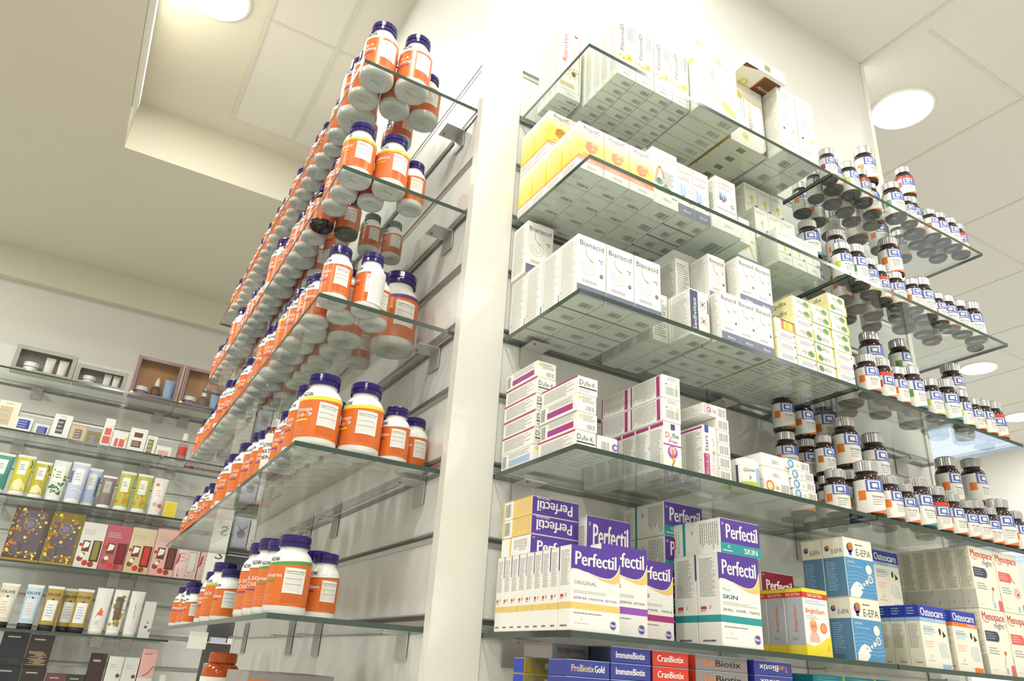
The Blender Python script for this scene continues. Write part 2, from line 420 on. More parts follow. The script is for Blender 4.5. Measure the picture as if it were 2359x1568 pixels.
def bracket(x, y, z, side, label, group):
    """side 'l': fixed to the wall at x=0; 'r': to the wall at y=0 (local y out of the wall, turned)"""
    t = bpy.data.objects.new('shelf_bracket', None); COL.objects.link(t); t.location = (x, y, z)
    if side == 'r': t.rotation_euler.z = PI / 2
    # local: wall plane at x=0, bracket reaches out to -x, width along y
    b = MB(); b.box(-.043, -.0022, -.023, .023, -.0016, 0, STEEL); b.box(-.0445, -.043, -.023, .023, -.0016, .0012, STEEL); b.build('bracket_plate', t)
    b = MB(); b.box(-.0042, -.0022, -.023, .023, -.040, -.0017, STEEL); b.build('bracket_leg', t)
    b = MB(); b.lathe([(.0022, 0), (.0022, .0012), (0, .0014)], DARK, 10, cx=-.036, cy=.012); o = b.build('clamp_screw', t); o.rotation_euler = (0, 0, 0); o.location = (0, 0, -.0032)
    return tag(t, label, 'bracket', group)
NM = ['top', 'second', 'third', 'fourth', 'fifth']
for i, z in enumerate(ZL):
    dl = [.2603, .2622, .2604, .254, .2477][i]
    shelf(-dl, -.002, .021, 1.5276, z, '%s long glass shelf of the bottle wall, left of the white post' % NM[i], 'glass shelves of the bottle wall')
    for j, y in enumerate((.110, .588, .807, 1.31)):
        bracket(0, y, z - T - .0003, 'l', '%s small steel bracket from the post under the %s bottle wall shelf' % (ORD[j], NM[i]), 'steel brackets of the bottle wall')
for i, z in enumerate(ZR):
    dr = [.2566, .2663, .2484, .2496, .2500][i]
    shelf(.0845, .7630, -dr, -.002, z, '%s glass shelf under the cartons, beside the white post' % NM[i], 'glass shelves of the carton wall')
    shelf(.7665, 1.3583, -dr, -.002, z, '%s glass shelf beyond the joint, under silver-capped bottles' % NM[i], 'glass shelves of the carton wall')
    for j, x in enumerate((.145, .620, .86, 1.26)):
        bracket(x, 0, z - T - .0003, 'r', '%s small steel bracket from the post under the %s carton shelf' % (ORD[j], NM[i]), 'steel brackets of the carton wall')
shelf(.0845, .7630, -.25, -.002, -.331, 'sixth glass shelf of the carton wall, carrying flat blue boxes', 'glass shelves of the carton wall')
shelf(.7665, 1.3583, -.25, -.002, -.331, 'sixth glass shelf beyond the joint, carrying green and magenta boxes', 'glass shelves of the carton wall')
shelf(-.2477, -.002, .021, 1.5276, -.4743, 'sixth glass shelf of the bottle wall, below the amber jar', 'glass shelves of the bottle wall')
ZW = [.812, .550, .281, .028, -.226, -.486]
for i, z in enumerate(ZW):
    n = (NM + ['sixth'])[i]
    shelf(-1.55, -.262, 2.6, 2.868, z, '%s glass shelf of the far cosmetics wall' % n, 'glass shelves of the cosmetics wall')
    if i not in (5,): shelf(-.258, -.05 if i == 4 else .205, 2.6, 2.868, z, '%s short glass shelf of the cosmetics wall, beside its joint' % n, 'glass shelves of the cosmetics wall')
    else: shelf(-.258, -.06, 2.6, 2.868, z, 'sixth short glass shelf of the cosmetics wall, beside its joint', 'glass shelves of the cosmetics wall')
    for j, x in enumerate((-.84, -.31, -.19)):
        o = bracket(x, 2.872, z - T - .0003, 'r', '%s steel bracket along the %s shelf of the cosmetics wall' % (ORD[j], n), 'steel brackets of the cosmetics wall')

# ------------------------------------------------------------------ carton kinds
def C(w, d, h, m=WHT, cols=None): return Carton(w, d, h, m, cols)
def tiny(f, a0, b0, a1, b1, n, seed=1, m=LGREY, **k): f.lines(a0, b0, a1, b1, n, m, seed=seed, **k)

# tall red-lettered plant carton
c = C(.056, .0195, .205); f = c.front
f.text('RuscoVen', .34, .46, .011, RED, rot=PI / 2, w=.075, shear=.15); f.disc(.72, .86, .0048, RED); f.disc(.72, .87, .0028, PINK, 2)
tiny(f, .52, .55, .72, .8, 5, 2, vert=True)
for t in (.5, .9, 1.4, 2.0, 2.6, 3.6, 4.3, 5.2, 5.8):
    x, y = .62 * f.w, .33 * f.h; L = .022; q = (-math.sin(t) * .0022, math.cos(t) * .0022)
    f.mb.poly([f.P(x + q[0], y + q[1], 1), f.P(x - q[0], y - q[1], 1), f.P(x + L * math.cos(t), y + L * math.sin(t), 1)], GREEN if t < 3 else LIME)
f.disc(.62, .33, .010, PYEL, 2); f.disc(.66, .33, .0055, BROWN, 3, ry=.007); f.R(.08, .135, .72, .19, TAN); f.R(.9, .09, .915, .8, BROWN)
f.R(.04, .09, .96, .093, BROWN); f.text('Aboca', .38, .035, .006, LGREY, w=.018, shear=.3)
tiny(c.left, .12, .08, .9, .9, 46, 3); c.seal(); product('rusco', 'herbal_carton', c)
# four yellow-flower cartons
c = C(.0465, .0265, .158); f = c.front
f.text('FitoroiD', .36, .42, .0095, BROWN, rot=PI / 2, w=.070, shear=.1); tiny(f, .55, .6, .88, .88, 4, 4, GREY, vert=True)
for (a, b_, r_) in ((.66, .34, .0095), (.36, .30, .0055), (.3, .21, .004), (.16, .33, .004), (.78, .20, .0036)):
    for t in range(5): f.disc(a + .6 * r_ / f.w * math.cos(t * 1.257), b_ + .6 * r_ / f.h * math.sin(t * 1.257), r_ * .55, YEL, 1, 8)
    f.disc(a, b_, r_ * .4, AMB, 2, 8)
f.R(.06, .125, .94, .131, RED); f.text('Aboca', .3, .05, .006, GREY, w=.018, shear=.3); tiny(c.left, .1, .1, .9, .92, 40, 5)
c.left.text('0', .35, .02, .006, GREY); c.seal(); product('fito', 'herbal_carton', c)
# large yellow leaf cartons; the second kind stands upside down
def leaf_front(f, up=True):
    s = (lambda a, b: (a, b)) if up else (lambda a, b: (1 - a, 1 - b)); rt = PI / 2 if up else -PI / 2
    def T(t, a, b, sz, m, w, sh=0): A, B = s(a, b); f.text(t, A, B, sz, m, rot=rt, w=w, shear=sh)
    T('Levia', .42, .28, .013, PYEL if False else MUST, .042, .1); T('clis', .42, .52, .013, AMB, .030, .1)
    for v in (.52, .60, .80, .86):
        a0, b0 = s(v, .24); a1, b1 = s(v + .02, .56); f.R(min(a0, a1), min(b0, b1), max(a0, a1), max(b0, b1), LGREY)
    a, b = s(.55, .84); f.ring(a, b, .006, .0105, YEL, 1); f.disc(a, b, .003, OLIVE, 2)
    pts = []
    for i in range(14):
        t = i / 13 * 2 * PI; x = .024 * math.cos(t); y = .0085 * math.sin(t) * (1 - .35 * math.cos(t)); r0 = -.6 if up else PI - .6
        pts.append(f.P((.74 if up else .26) * f.w + x * math.cos(r0) - y * math.sin(r0), (.16 if up else .84) * f.h + x * math.sin(r0) + y * math.cos(r0), 2))
    f.mb.poly(pts, YEL)
    q = [s(.0, .22), s(.2, .24), s(.4, .21), s(.55, .17)]; f.curve(q, .002, YEL, 1)
    f.pg([s(0, 1), s(0, .93), s(.22, 1)][::(1 if up else 1)], YEL, 1)
c = C(.1155, .0335, .180); leaf_front(c.front); c.right.R(0, 0, 1, .96, YEL); c.right.R(0, .0, 1, .1, AMB, 1.5); tiny(c.right, .4, .1, .6, .4, 2, 3, OLIVE, l=2, vert=True)
c.left.R(.0, .1, .2, .3, LIME); c.left.disc(.5, .75, .006, YEL); c.seal(.62, .3, .26, .4); c.bottom.R(0, .0, 1, .05, YEL); product('levia', 'slimming_carton', c)
c = C(.1155, .0335, .180); leaf_front(c.front, False); c.left.R(0, 0, 1, 1, YEL); c.front.R(0, .0, .04, .12, BROWN, 3); c.front.pg([(.86, 0), (1, 0), (1, .1)], BROWN, 3)
c.bottom.R(.05, .12, .95, .86, CREAMC); c.bottom.R(.36, .3, .54, .7, OLIVE, 2); product('levia_down', 'slimming_carton', c)
c = C(.1255, .165, .033); f = c.front; f.R(.02, .1, .98, .9, LACQ); f.R(.45, .25, .62, .8, LGREY, 2); f.R(.47, .3, .60, .75, OLIVE, 3)
f = c.bottom; f.pg([(.52, .62), (.95, .62), (.95, .95), (.52, .95)], AMB, 1); f.pg([(.55, .64), (.95, .64), (.95, .95), (.55, .95)], BROWN, 2); f.text('Aboca', .60, .74, .008, WHT, 3, w=.034, shear=.3)
f.ring(.3, .72, .006, .011, YEL, 1); f.pg([(0, 1), (.0, .93), (.3, .985), (.3, 1)], BROWN, 1); tiny(f, .5, .3, .85, .5, 3, 3, LGREY); product('levia_flat', 'slimming_carton', c)
# white cartons with pale blue swirl
c = C(.0585, .058, .186); f = c.front
f.text('Colostrum', .12, .9, .007, PBLUE, w=.04); tiny(f, .12, .82, .8, .88, 2, 3)
for r0 in (.010, .014, .018): f.ring(.55, .55, r0, r0 + .0016, PBLUE, 1, 14, 1.9, 4.6); f.ring(.38, .62, r0, r0 + .0014, LGREY, 1, 14, -1, 1.6)
f.disc(.72, .36, .005, YEL, 1); f.disc(.22, .36, .0035, DGREY, 1); tiny(f, .15, .12, .8, .2, 2, 4, PINK); tiny(c.left, .1, .1, .9, .92, 50, 6); c.seal(); product('swirl', 'remedy_carton', c)
# yellow honey cartons
YG = M('print_warm_yellow', 'f4e26a', .42)
c = C(.0575, .0515, .103); f = c.front
for k, m in enumerate((YEL, YEL, YG, PYEL)): f.R(0, .27 + k * .13, 1, .27 + (k + 1) * .13, m, 1)
f.R(0, .185, 1, .27, PEACH, 1); f.R(.0, .255, 1, .285, ORAN, 1.5); tiny(f, .2, .2, .8, .24, 1, 3, WHT, l=2); f.text('PropolC', .2, .86, .0085, BROWN, 2, w=.036); f.R(.2, .815, .85, .822, GREY, 2)
f.pg([(.5 + .24 * math.cos(t * 1.047 + .3), .52 + .135 * math.sin(t * 1.047 + .3)) for t in range(6)], AMB, 2)
for q in ((.45, .56), (.58, .5), (.47, .46), (.56, .6)): f.pg([(q[0] + .075 * math.cos(t * 1.047), q[1] + .042 * math.sin(t * 1.047)) for t in range(6)], GOLD if q[0] > .5 else ORAN, 3)
f.curve([(.70, .64), (.78, .52)], .0012, BROWN, 3); tiny(f, .2, .31, .85, .35, 2, 4, BROWN, l=3); f.text('Aboca', .34, .06, .007, LGREY, 2, w=.02, shear=.3)
l = c.left
for k, m in enumerate((YEL, YG, PYEL)): l.R(0, .25 + k * .2, 1, .25 + (k + 1) * .2, m, 1)
l.R(0, .215, 1, .25, PEACH, 1.5); tiny(l, .1, .3, .9, .9, 22, 5, PYEL, l=2); tiny(l, .1, .04, .9, .17, 4, 6); c.right.R(0, .25, 1, .8, YEL); c.right.R(0, .2, 1, .25, PEACH)
c.seal(.5, .12, .42, .16); tiny(c.bottom, .06, .4, .6, .6, 4, 7); product('honey', 'honey_carton', c)
# carton with an orange teardrop and green bud
c = C(.0625, .049, .130); f = c.front; f.text('LibraMed', .16, .86, .0085, LGREY, 2, w=.046)
f.curve([(.12, .36), (.16, .52), (.27, .68), (.38, .60), (.44, .48)], .006, PEACH, 1); f.disc(.26, .41, .0085, GREEN, 2); f.disc(.25, .43, .005, DTEAL, 3); f.pg([(.3, .3), (.5, .4), (.72, .33), (.78, .24), (.1, .24), (.14, .32)], GREEN, 1)
tiny(f, .38, .38, .9, .62, 8, 6, GREY, l=3); tiny(f, .2, .74, .85, .82, 3, 5); f.text('Aboca', .38, .1, .007, LGREY, 2, w=.02, shear=.3); f.R(.74, .18, .95, .2, GREY, 2)
tiny(c.left, .1, .08, .9, .92, 30, 6); c.seal(); product('bud', 'diet_carton', c)
# slim cartons with blue sail and grey base
def golam(w, d, h, band):
    c = C(w, d, h); f = c.front; f.text('Golamir', .1, .82 if band else .8, .0085, PEACH, 2, w=w * .8); f.R(.08, .7, .75, .71, NAVY, 1); tiny(f, .35, .73, .85, .78, 2, 4, PEACH)
    for k in range(5): f.pg([(.1 + .09 * k, .62 - .015 * k), (.1 + .09 * (k + 1), .60 - .015 * k), (.14 + .1 * (k + 1), .36), (.08 + .1 * k, .38)], PBLUE if k % 2 else SKYL, 1)
    f.disc(.34, .36, .0028, RED, 2); f.ring(.78, .3, .003, .0045, NAVY, 2); f.ring(.78, .5, .003, .0042, LIME, 2)
    if band: f.R(0, 0, 1, .2, SLATE, 1); f.text('Aboca', .28, .07, .006, WHT, 2, w=w * .5, shear=.3)
    else: f.R(.05, .14, .95, .15, NAVY, 2); f.R(.48, .2, .95, .42, WHT, 2)
    tiny(c.left, .1, .1, .9, .9, 24, 6); c.seal(); return c
SKYL = M('print_ice_blue', 'c3d3ea', .45)
product('sail', 'throat_carton', golam(.0405, .045, .121, 1)); product('sail_wide', 'throat_carton', golam(.0565, .05, .091, 0))
c = C(.078, .11, .0415); tiny(c.left, .1, .1, .9, .9, 10, 3); c.front.text('Aboca', .4, .3, .008, LGREY, 2, w=.022, shear=.3); c.seal(); product('plain_flat', 'white_carton', c)
c = C(.030, .07, .06); tiny(c.left, .1, .1, .9, .9, 10, 3); c.right.R(.1, .1, .9, .9, LGREY); product('plain_small', 'white_carton', c)
# yellow figure cartons
c = C(.0425, .0505, .0825, M('carton_tinted_white', 'eceee0', .45)); f = c.front; tiny(f, .12, .8, .88, .9, 2, 5, LGREY)
f.pg([(.42, .62), (.5, .58), (.58, .64), (.64, .6), (.56, .48), (.58, .38), (.46, .38), (.5, .48), (.38, .54)], LIME, 1); f.disc(.5, .62, .0025, YEL, 2); f.R(.05, .3, .95, .315, GREY, 1); f.disc(.84, .33, .003, DGREY, 2)
f.text('Aboca', .36, .12, .006, LGREY, 2, w=.015, shear=.3); tiny(c.left, .1, .1, .9, .88, 20, 6); tiny(c.bottom, .2, .3, .7, .6, 4, 3); product('figure', 'tonic_carton', c)
# daffodil carton
c = C(.056, .1, .082); f = c.front
for t in range(7): f.curve([(.5, .55), (.5 + .42 * math.cos(t * .9), .55 + .36 * math.sin(t * .9))], .005, YEL if t % 2 else MUST, 1)
f.disc(.5, .55, .008, AMB, 2); f.curve([(.5, .5), (.85, .05)], .003, MUST, 1); c.left.disc(.8, .7, .008, MUST); product('daffodil', 'herbal_carton', c)
# stomach-line cartons
def stomach(w, d, h, band=.14):
    c = C(w, d, h); f = c.front; f.text('Bianacid', .07, .825, h * .085, DGREY, 2, w=w * .84); f.R(.08, .80, .92, .806, PINK, 2); k = w / .058
    f.curve([(.28, .78), (.30, .70), (.37, .64), (.46, .60), (.52, .585)], .0010 * k, GREY, 2); f.pg([(.40, .63), (.55, .60), (.50, .57)], PEACH, 3)
    f.curve([(.47, .62), (.60, .56), (.63, .48), (.58, .40), (.46, .36), (.30, .37), (.20, .42), (.14, .50), (.18, .54), (.30, .50), (.40, .45)], .0009 * k, LGREY, 1)
    f.curve([(.40, .57), (.50, .52), (.52, .46), (.44, .42), (.32, .44), (.22, .47)], .0008 * k, LGREY, 1)
    for q in ((.76, .66), (.82, .65), (.88, .665), (.84, .62)): f.disc(q[0], q[1], .0014 * k, GREEN if q[0] > .85 else DGREY, 2, 6)
    f.disc(.84, .40, .0038 * k, DGREY, 2); f.R(.78, .395, .90, .405, LGREY, 3); tiny(f, .18, .22, .82, .27, 2, 3, GREY, l=2)
    f.R(0, 0, 1, band, SLATE, 1); f.text('Aboca', .30, .055, h * .05, WHT, 2, w=w * .42, shear=.3)
    tiny(c.left, .1, .06, .9, .94, 44, 8); c.left.disc(.14, .16, .0016, GREY, 2); c.right.R(0, 0, .06, 1, WHT); c.seal(.46, .32, .4, .28); return c
product('stomach', 'antacid_carton', stomach(.0585, .0535, .1145, .17)); product('stomach_small', 'antacid_carton', stomach(.0440, .0510, .0985, .17))
c = C(.0475, .051, .094); f = c.front; f.R(.02, .06, .42, .97, NAVY, 1); f.text('Sedivitax', .32, .12, .0085, WHT, 2, rot=PI / 2, w=.066, bold=.0003)
for q in ((.66, .72), (.68, .36)):
    for t in range(8): f.curve([q, (q[0] + .2 * math.cos(t * .785), q[1] + .1 * math.sin(t * .785))], .0014, MAUVE if t % 2 else PINK, 1)
    f.disc(q[0], q[1], .002, BROWN, 2, 6)
f.R(.9, .55, .95, .85, DGREY, 2); f.R(.4, .05, 1, .062, NAVY, 2); tiny(c.left, .1, .06, .9, .94, 30, 8); c.seal(); product('calm', 'sedative_carton', c)
c = C(.036, .051, .098); tiny(c.left, .1, .06, .9, .94, 30, 8, GREY); tiny(c.front, .1, .1, .9, .9, 16, 3, GREY); product('text_carton', 'antacid_carton', c)
# flat yellow-green boxes
def flatgreen(mode):
    c = C(.0535, .1, .0212, WHT, {'left': M('carton_yellow_white', 'edeccb', .45)}); f = c.front
    if mode == 'text':
        f.disc(.2, .5, .008, LIME, 1, 12, ry=.0075); f.disc(.2, .5, .0065, GREEN, 1.5, 12, ry=.006); f.text('Epil', .14, .33, .0085, DGREY, 2, w=.018); f.text('fix', .5, .33, .0085, OLIVE, 2, w=.013, shear=.2); f.R(.94, 0, 1, 1, YEL, 1)
    elif mode == 'flip':
        f.disc(.72, .5, .008, LIME, 1, 12, ry=.0085); f.disc(.72, .5, .0065, GREEN, 1.5, 12, ry=.006); f.text('Epil', .88, .68, .0085, DGREY, 2, w=.018, rot=PI); f.text('fix', .5, .68, .0085, OLIVE, 2, w=.013, rot=PI, shear=.2); f.R(.93, 0, 1, 1, YEL, 1)
    elif mode == 'orange':
        f.R(.3, 0, 1, 1, AMB, 1); f.R(.45, .1, .9, .9, YEL, 1.5); f.text('B', .55, .25, .012, ORAN, 2)
    else:
        f.disc(.12, .7, .003, YEL, 1, 8); tiny(f, .24, .2, .86, .72, 5, 4, LGREY); f.R(.2, .2, .85, .6, M('print_lilac_grey', 'cfcfdc', .5), .5); f.R(.9, .5, .95, .72, BLACK, 2)
    f.R(0, .93, 1, 1, PYEL, 1); c.left.R(.55, .0, 1, 1, PYEL, 1); c.left.text('Epilfix', .5, .25, .010, DGREY, 2, w=.035) if mode != 'plain' else None
    tiny(c.bottom, .1, .2, .8, .8, 5, 4); return c
for md in ('text', 'flip', 'plain', 'orange'): product('flat_' + md, 'cream_box', flatgreen(md))
# magenta-striped vitamin boxes
def vitflat(front, side=True):
    c = C(.0385, .103, .0288); f = c.front
    if front == 'name': f.text('D', .1, .5, .0085, DGREY, 2, w=.007); f.text('3', .3, .47, .004, DGREY, 2, w=.003); f.text('fix', .4, .5, .0075, DGREY, 2, w=.009); f.text('-K', .66, .5, .0075, DGREY, 2, w=.008); f.R(.08, .33, .95, .4, BLACK, 1); tiny(f, .1, .1, .9, .28, 2, 3)
    elif front == 'ean': f.disc(.2, .78, .003, YEL, 1, 8); tiny(f, .3, .55, .92, .9, 4, 3, GREY); f.bars(.5, .12, .9, .38, GREY)
    else: f.bars(.2, .2, .6, .7, GREY); f.disc(.88, .5, .006, VIOL, 1); f.disc(.9, .5, .003, WHT, 2)
    l = c.left
    if front == 'name': l.R(0, .9, 1, 1, MAG, 1); tiny(l, .08, .12, .95, .8, 8, 5, GREY)
    else: l.R(.22, .16, .92, .5, MAG, 1); tiny(l, .25, .58, .95, .9, 4, 6, GREY); l.bars(.04, .12, .16, .85, DGREY, n=5); tiny(l, .26, .2, .88, .44, 3, 7, VIOL, l=2)
    tiny(c.bottom, .1, .1, .9, .9, 6, 3); return c
for k in ('name', 'ean', 'disc'): product('vit_' + k, 'vitamin_box', vitflat(k))
c = C(.0385, .1, .0275); c.left.R(.25, .1, .92, .5, PBLUE, 1); tiny(c.left, .25, .58, .95, .9, 4, 6, GREY); c.left.bars(.04, .12, .16, .85, n=5); f = c.front; f.disc(.2, .78, .003, YEL, 1, 8); tiny(f, .3, .5, .92, .9, 4, 3, GREY); product('vit_blue', 'vitamin_box', c)
# vitamin drops upright and lying
c = C(.038, .0355, .079); f = c.front; f.R(.42, .84, .66, .97, NAVY, 1); f.text('D', .12, .66, .0095, RED, 2, w=.008); f.text('3', .36, .64, .005, MAG, 2, w=.003); f.text('fix', .5, .68, .008, DGREY, 2, w=.014, bold=.0002); f.text('drops', .28, .57, .006, DGREY, 2, w=.019)
f.R(0, .50, 1, .53, MAG, 1); f.disc(.5, .37, .0105, VIOL, 1, 16); f.disc(.5, .40, .007, PINK, 1.5, 14); f.curve([(.48, .42), (.52, .32), (.42, .26), (.58, .20), (.45, .10)], .003, ORAN, 2); f.curve([(.5, .25), (.65, .2)], .003, YEL, 3); f.curve([(.45, .1), (.62, .04)], .002, GREEN, 3)
l = c.left; l.R(.1, .9, 1, .98, MAG, 1); tiny(l, .1, .08, .92, .86, 22, 4, GREY); l.R(.0, .45, .03, .52, MAG, 2); product('drops', 'drops_carton', c)
c = C(.0395, .083, .0405); f = c.front; tiny(f, .3, .78, .85, .95, 4, 3, GREY); f.R(.2, .58, .26, .64, BLACK, 1); tiny(f, .32, .55, .66, .66, 2, 3, LGREY); f.disc(.82, .6, .0028, YEL, 1, 8); f.bars(.2, .15, .9, .5, GREY)
l = c.left; l.lines(.1, .08, .8, .92, 20, GREY, 1, .4, 4, True); l.R(.83, .05, .93, .95, MAG, 1); l.R(.02, .05, .06, .95, MAG, 1); product('drops_lying', 'drops_carton', c)
# child syrup carton with sideways name
c = C(.0345, .045, .091); f = c.front; f.R(.05, .0, .42, .46, MAG, 1); f.text('Blokd', .36, .08, .007, PINK, 2, rot=PI / 2, w=.032, bold=.0003); f.text('Start', .36, .50, .0075, BLACK, 2, rot=PI / 2, w=.028); f.R(.16, .86, .42, 1, BLUE, 1)
f.disc(.72, .5, .0032, AMB, 1, 10); f.disc(.72, .5, .0018, YEL, 2, 8); tiny(f, .6, .3, .8, .45, 3, 3, PBLUE, vert=True); tiny(f, .55, .05, .85, .28, 4, 6, PINK, vert=True); f.curve([(.62, .78), (.74, .7), (.68, .62)], .001, VIOL, 1); f.R(.9, 0, .94, 1, LGREY, 1)
l = c.left; l.R(0, .93, 1, .97, MAG, 1); tiny(l, .1, .06, .92, .9, 26, 4, GREY); product('syrup', 'syrup_carton', c)
def barbox(w, d, h, kind):
    c = C(w, d, h); f = c.front
    if kind == 'plain': tiny(f, .4, .3, .7, .6, 3, 3); f.bars(.38, .3, .6, .6, LGREY, n=3)
    elif kind == 'bar': f.bars(.1, .15, .85, .8, GREY, n=12)
    else:
        m = {'pinkd': PINK, 'oranged': ORAN, 'blued': SKY}[kind]; m2 = {'pinkd': VIOL, 'oranged': YEL, 'blued': PBLUE}[kind]
        f.ring(.2, .5, h * .3, h * .46, m, 1); f.ring(.23, .5, h * .12, h * .22, m2, 1); f.text('ix', .42, .3, h * .42, RED if kind != 'blued' else LIME, 2, w=w * .14); f.bars(.64, .15, .96, .82, GREY, n=10)
    tiny(c.left, .1, .1, .9, .9, 6, 3); return c
product('bar_narrow', 'vitamin_box', barbox(.0275, .09, .0218, 'bar')); product('pinkd', 'vitamin_box', barbox(.055, .09, .0215, 'pinkd'))
product('plain_lying', 'white_carton', barbox(.066, .09, .0232, 'plain')); product('oranged', 'vitamin_box', barbox(.062, .1, .0215, 'oranged')); product('blued', 'vitamin_box', barbox(.061, .1, .0168, 'blued'))
# purple wave cartons
def wave(w, d, h, name, sub, band, bm, side=MUST, txt=('ΔΕΡΜΑ, ΜΑΛΛΙΑ, ΝΥΧΙΑ',), plus=None, subm=GREY):
    c = C(w, d, h); f = c.front
    cv = smooth([(0, .712), (.12, .715), (.3, .69), (.5, .655), (.7, .64), (.84, .66), (.94, .73), (1, .83)])
    f.pg([(0, 1)] + cv + [(1, 1)], PURP, 1)
    f.pg([q for q in cv if q[0] > .29] + smooth([(1, .62), (.88, .59), (.7, .60), (.5, .64), (.3, .688)]), MUST, .8); f.curve([(.3, .69), (.5, .655), (.7, .64), (.84, .66), (.94, .73), (1, .83)], .0012, WHT, 2)
    f.text('Perfectil', .07, .765, h * .165, WHT, 2, w=w * .84, bold=.0012)
    if plus: f.text(plus, .08, .585, h * .03, GREY, 2, w=w * .16)
    f.text(sub, .06, .535 if not plus else .50, h * .045, subm, 2, w=w * (.46 if len(sub) > 5 else .36), bold=0 if len(sub) > 5 else .0004)
    tiny(f, .05, .43, .92, .47, 2, 4, LGREY, l=2)
    if len(txt) == 1: f.text(txt[0], .05, .365, h * .026, PURP, 2, w=w * .88)
    else:
        for k, t in enumerate(txt): f.text(t, .05 + .33 * k, .37, h * .028, DGREY, 2, w=w * .25)
    f.R(0, .25, 1, .325, band, 1); tiny(f, .06, .19, .7, .22, 1, 5, GREY, l=2); f.ring(.22, .14, h * .012, h * .016, LGREY, 2); tiny(f, .08, .08, .4, .1, 1, 5)
    f.disc(.86, .10, h * .052, PURP, 2, 20); f.text('No1', .855, .083, h * .038, WHT, 3.2, w=h * .078, center=True, bold=.0005); f.ring(.86, .10, h * .044, h * .047, WHT, 3, 20)
    l = c.left; l.R(0, .25, 1, .325, side, 1); tiny(l, .14, .52, .86, .95, 24, 5, GREY); l.text('V', .5, .38, h * .05, DGREY, 2, w=.004, shear=.3); l.R(.15, .385, .4, .42, RED, 1); tiny(l, .12, .36, .45, .38, 1, 4, DGREY); tiny(l, .2, .03, .9, .08, 1, 4, DGREY)
    l.R(.97, .7, 1, 1, PURP, 2); return c
product('wave_mustard', 'supplement_carton', wave(.083, .0295, .111, 'P', 'ORIGINAL', MUST, MUST))
product('wave_mustard_slim', 'supplement_carton', wave(.066, .0215, .110, 'P', 'ORIGINAL', MUST, MUST))
product('wave_violet', 'supplement_carton', wave(.085, .029, .126, 'P', 'HAIR', VIOL, VIOL, txt=('ΜΑΛΛΙΑ, ΔΕΡΜΑ, ΝΥΧΙΑ',), subm=PURP))
product('wave_magenta', 'supplement_carton', wave(.083, .029, .118, 'P', 'NAILS', MAG, MAG, txt=('SKIN,', 'HAIR,', 'NAILS'), subm=RED))
product('wave_teal', 'supplement_carton', wave(.086, .050, .136, 'P', 'SKIN', TEAL, TEAL, side=TEAL, txt=('SKIN,', 'HAIR,', 'NAILS'), plus='Plus', subm=DTEAL))
def wave_flat(w, d, h, strip=None, word=None, flip=False, left=None, wm=PURP):
    c = C(w, d, h, WHT, {'front': wm}); f = c.front
    b0 = .3 if strip else 0
    if strip:
        f.R(0, 0, 1, .3, strip, 1); f.text(word, .58, .07, h * .16, WHT, 2, w=w * .33, bold=.0004); f.ring(.2, .2, h * .03, h * .045, WHT, 2); tiny(f, .05, .05, .35, .12, 1, 4, WHT, l=2)
    sz = min(h * .58, .0175)
    if flip: f.text('Perfectil', .86, .78, sz, WHT, 2, w=w * .74, rot=PI, bold=.0011); f.text('ORIGINAL', .40, .93, h * .1, WHT, 2, w=w * .3, rot=PI) if False else f.text('ORIGINAL', .38, .97, h * .11, WHT, 2, w=w * .3, rot=PI)
    else: f.text('Perfectil', .14, b0 + .14, sz if not strip else h * .42, WHT, 2, w=w * .78, bold=.0012); f.text('30', .04, .8, h * .08, WHT, 2, w=w * .05)
    l = c.left
    if left == 'must': l.R(.35, 0, 1, 1, MUST, 1); l.R(.0, 0, .35, 1, WHT, 1); l.bars(.08, .12, .3, .85, DGREY, n=7); tiny(l, .45, .1, .95, .9, 6, 4, TAN, l=2, vert=True); l.R(0, 0, .06, 1, MUST, 2)
    elif left == 'teal': l.R(.30, 0, .35, 1, TEAL, 1); l.text('V', .45, .6, h * .13, DGREY, 2, w=.006, shear=.3); tiny(l, .62, .1, .97, .9, 9, 6, GREY, vert=True); tiny(l, .06, .1, .24, .8, 4, 4, LGREY, vert=True); l.R(.12, .25, .15, .6, RED, 2)
    else: l.R(.3, 0, .36, 1, MUST, 1); tiny(l, .45, .2, .9, .8, 8, 5, GREY, vert=True)
    return c
product('wave_flat_flip', 'supplement_carton', wave_flat(.088, .088, .0288, flip=True, left='must')); product('wave_flat', 'supplement_carton', wave_flat(.088, .088, .0288, left='plain'))
product('wave_flat_teal', 'supplement_carton', wave_flat(.088, .122, .0545, TEAL, 'SKIN', left='teal')); product('wave_flat_teal_tall', 'supplement_carton', wave_flat(.088, .110, .0572, TEAL, 'SKIN', left='teal')); product('wave_flat_violet', 'supplement_carton', wave_flat(.088, .06, .080, VIOL, 'HAIR', left='plain'))
product('wave_flat_red', 'supplement_carton', wave_flat(.084, .10, .036, wm=DRED, left='plain'))
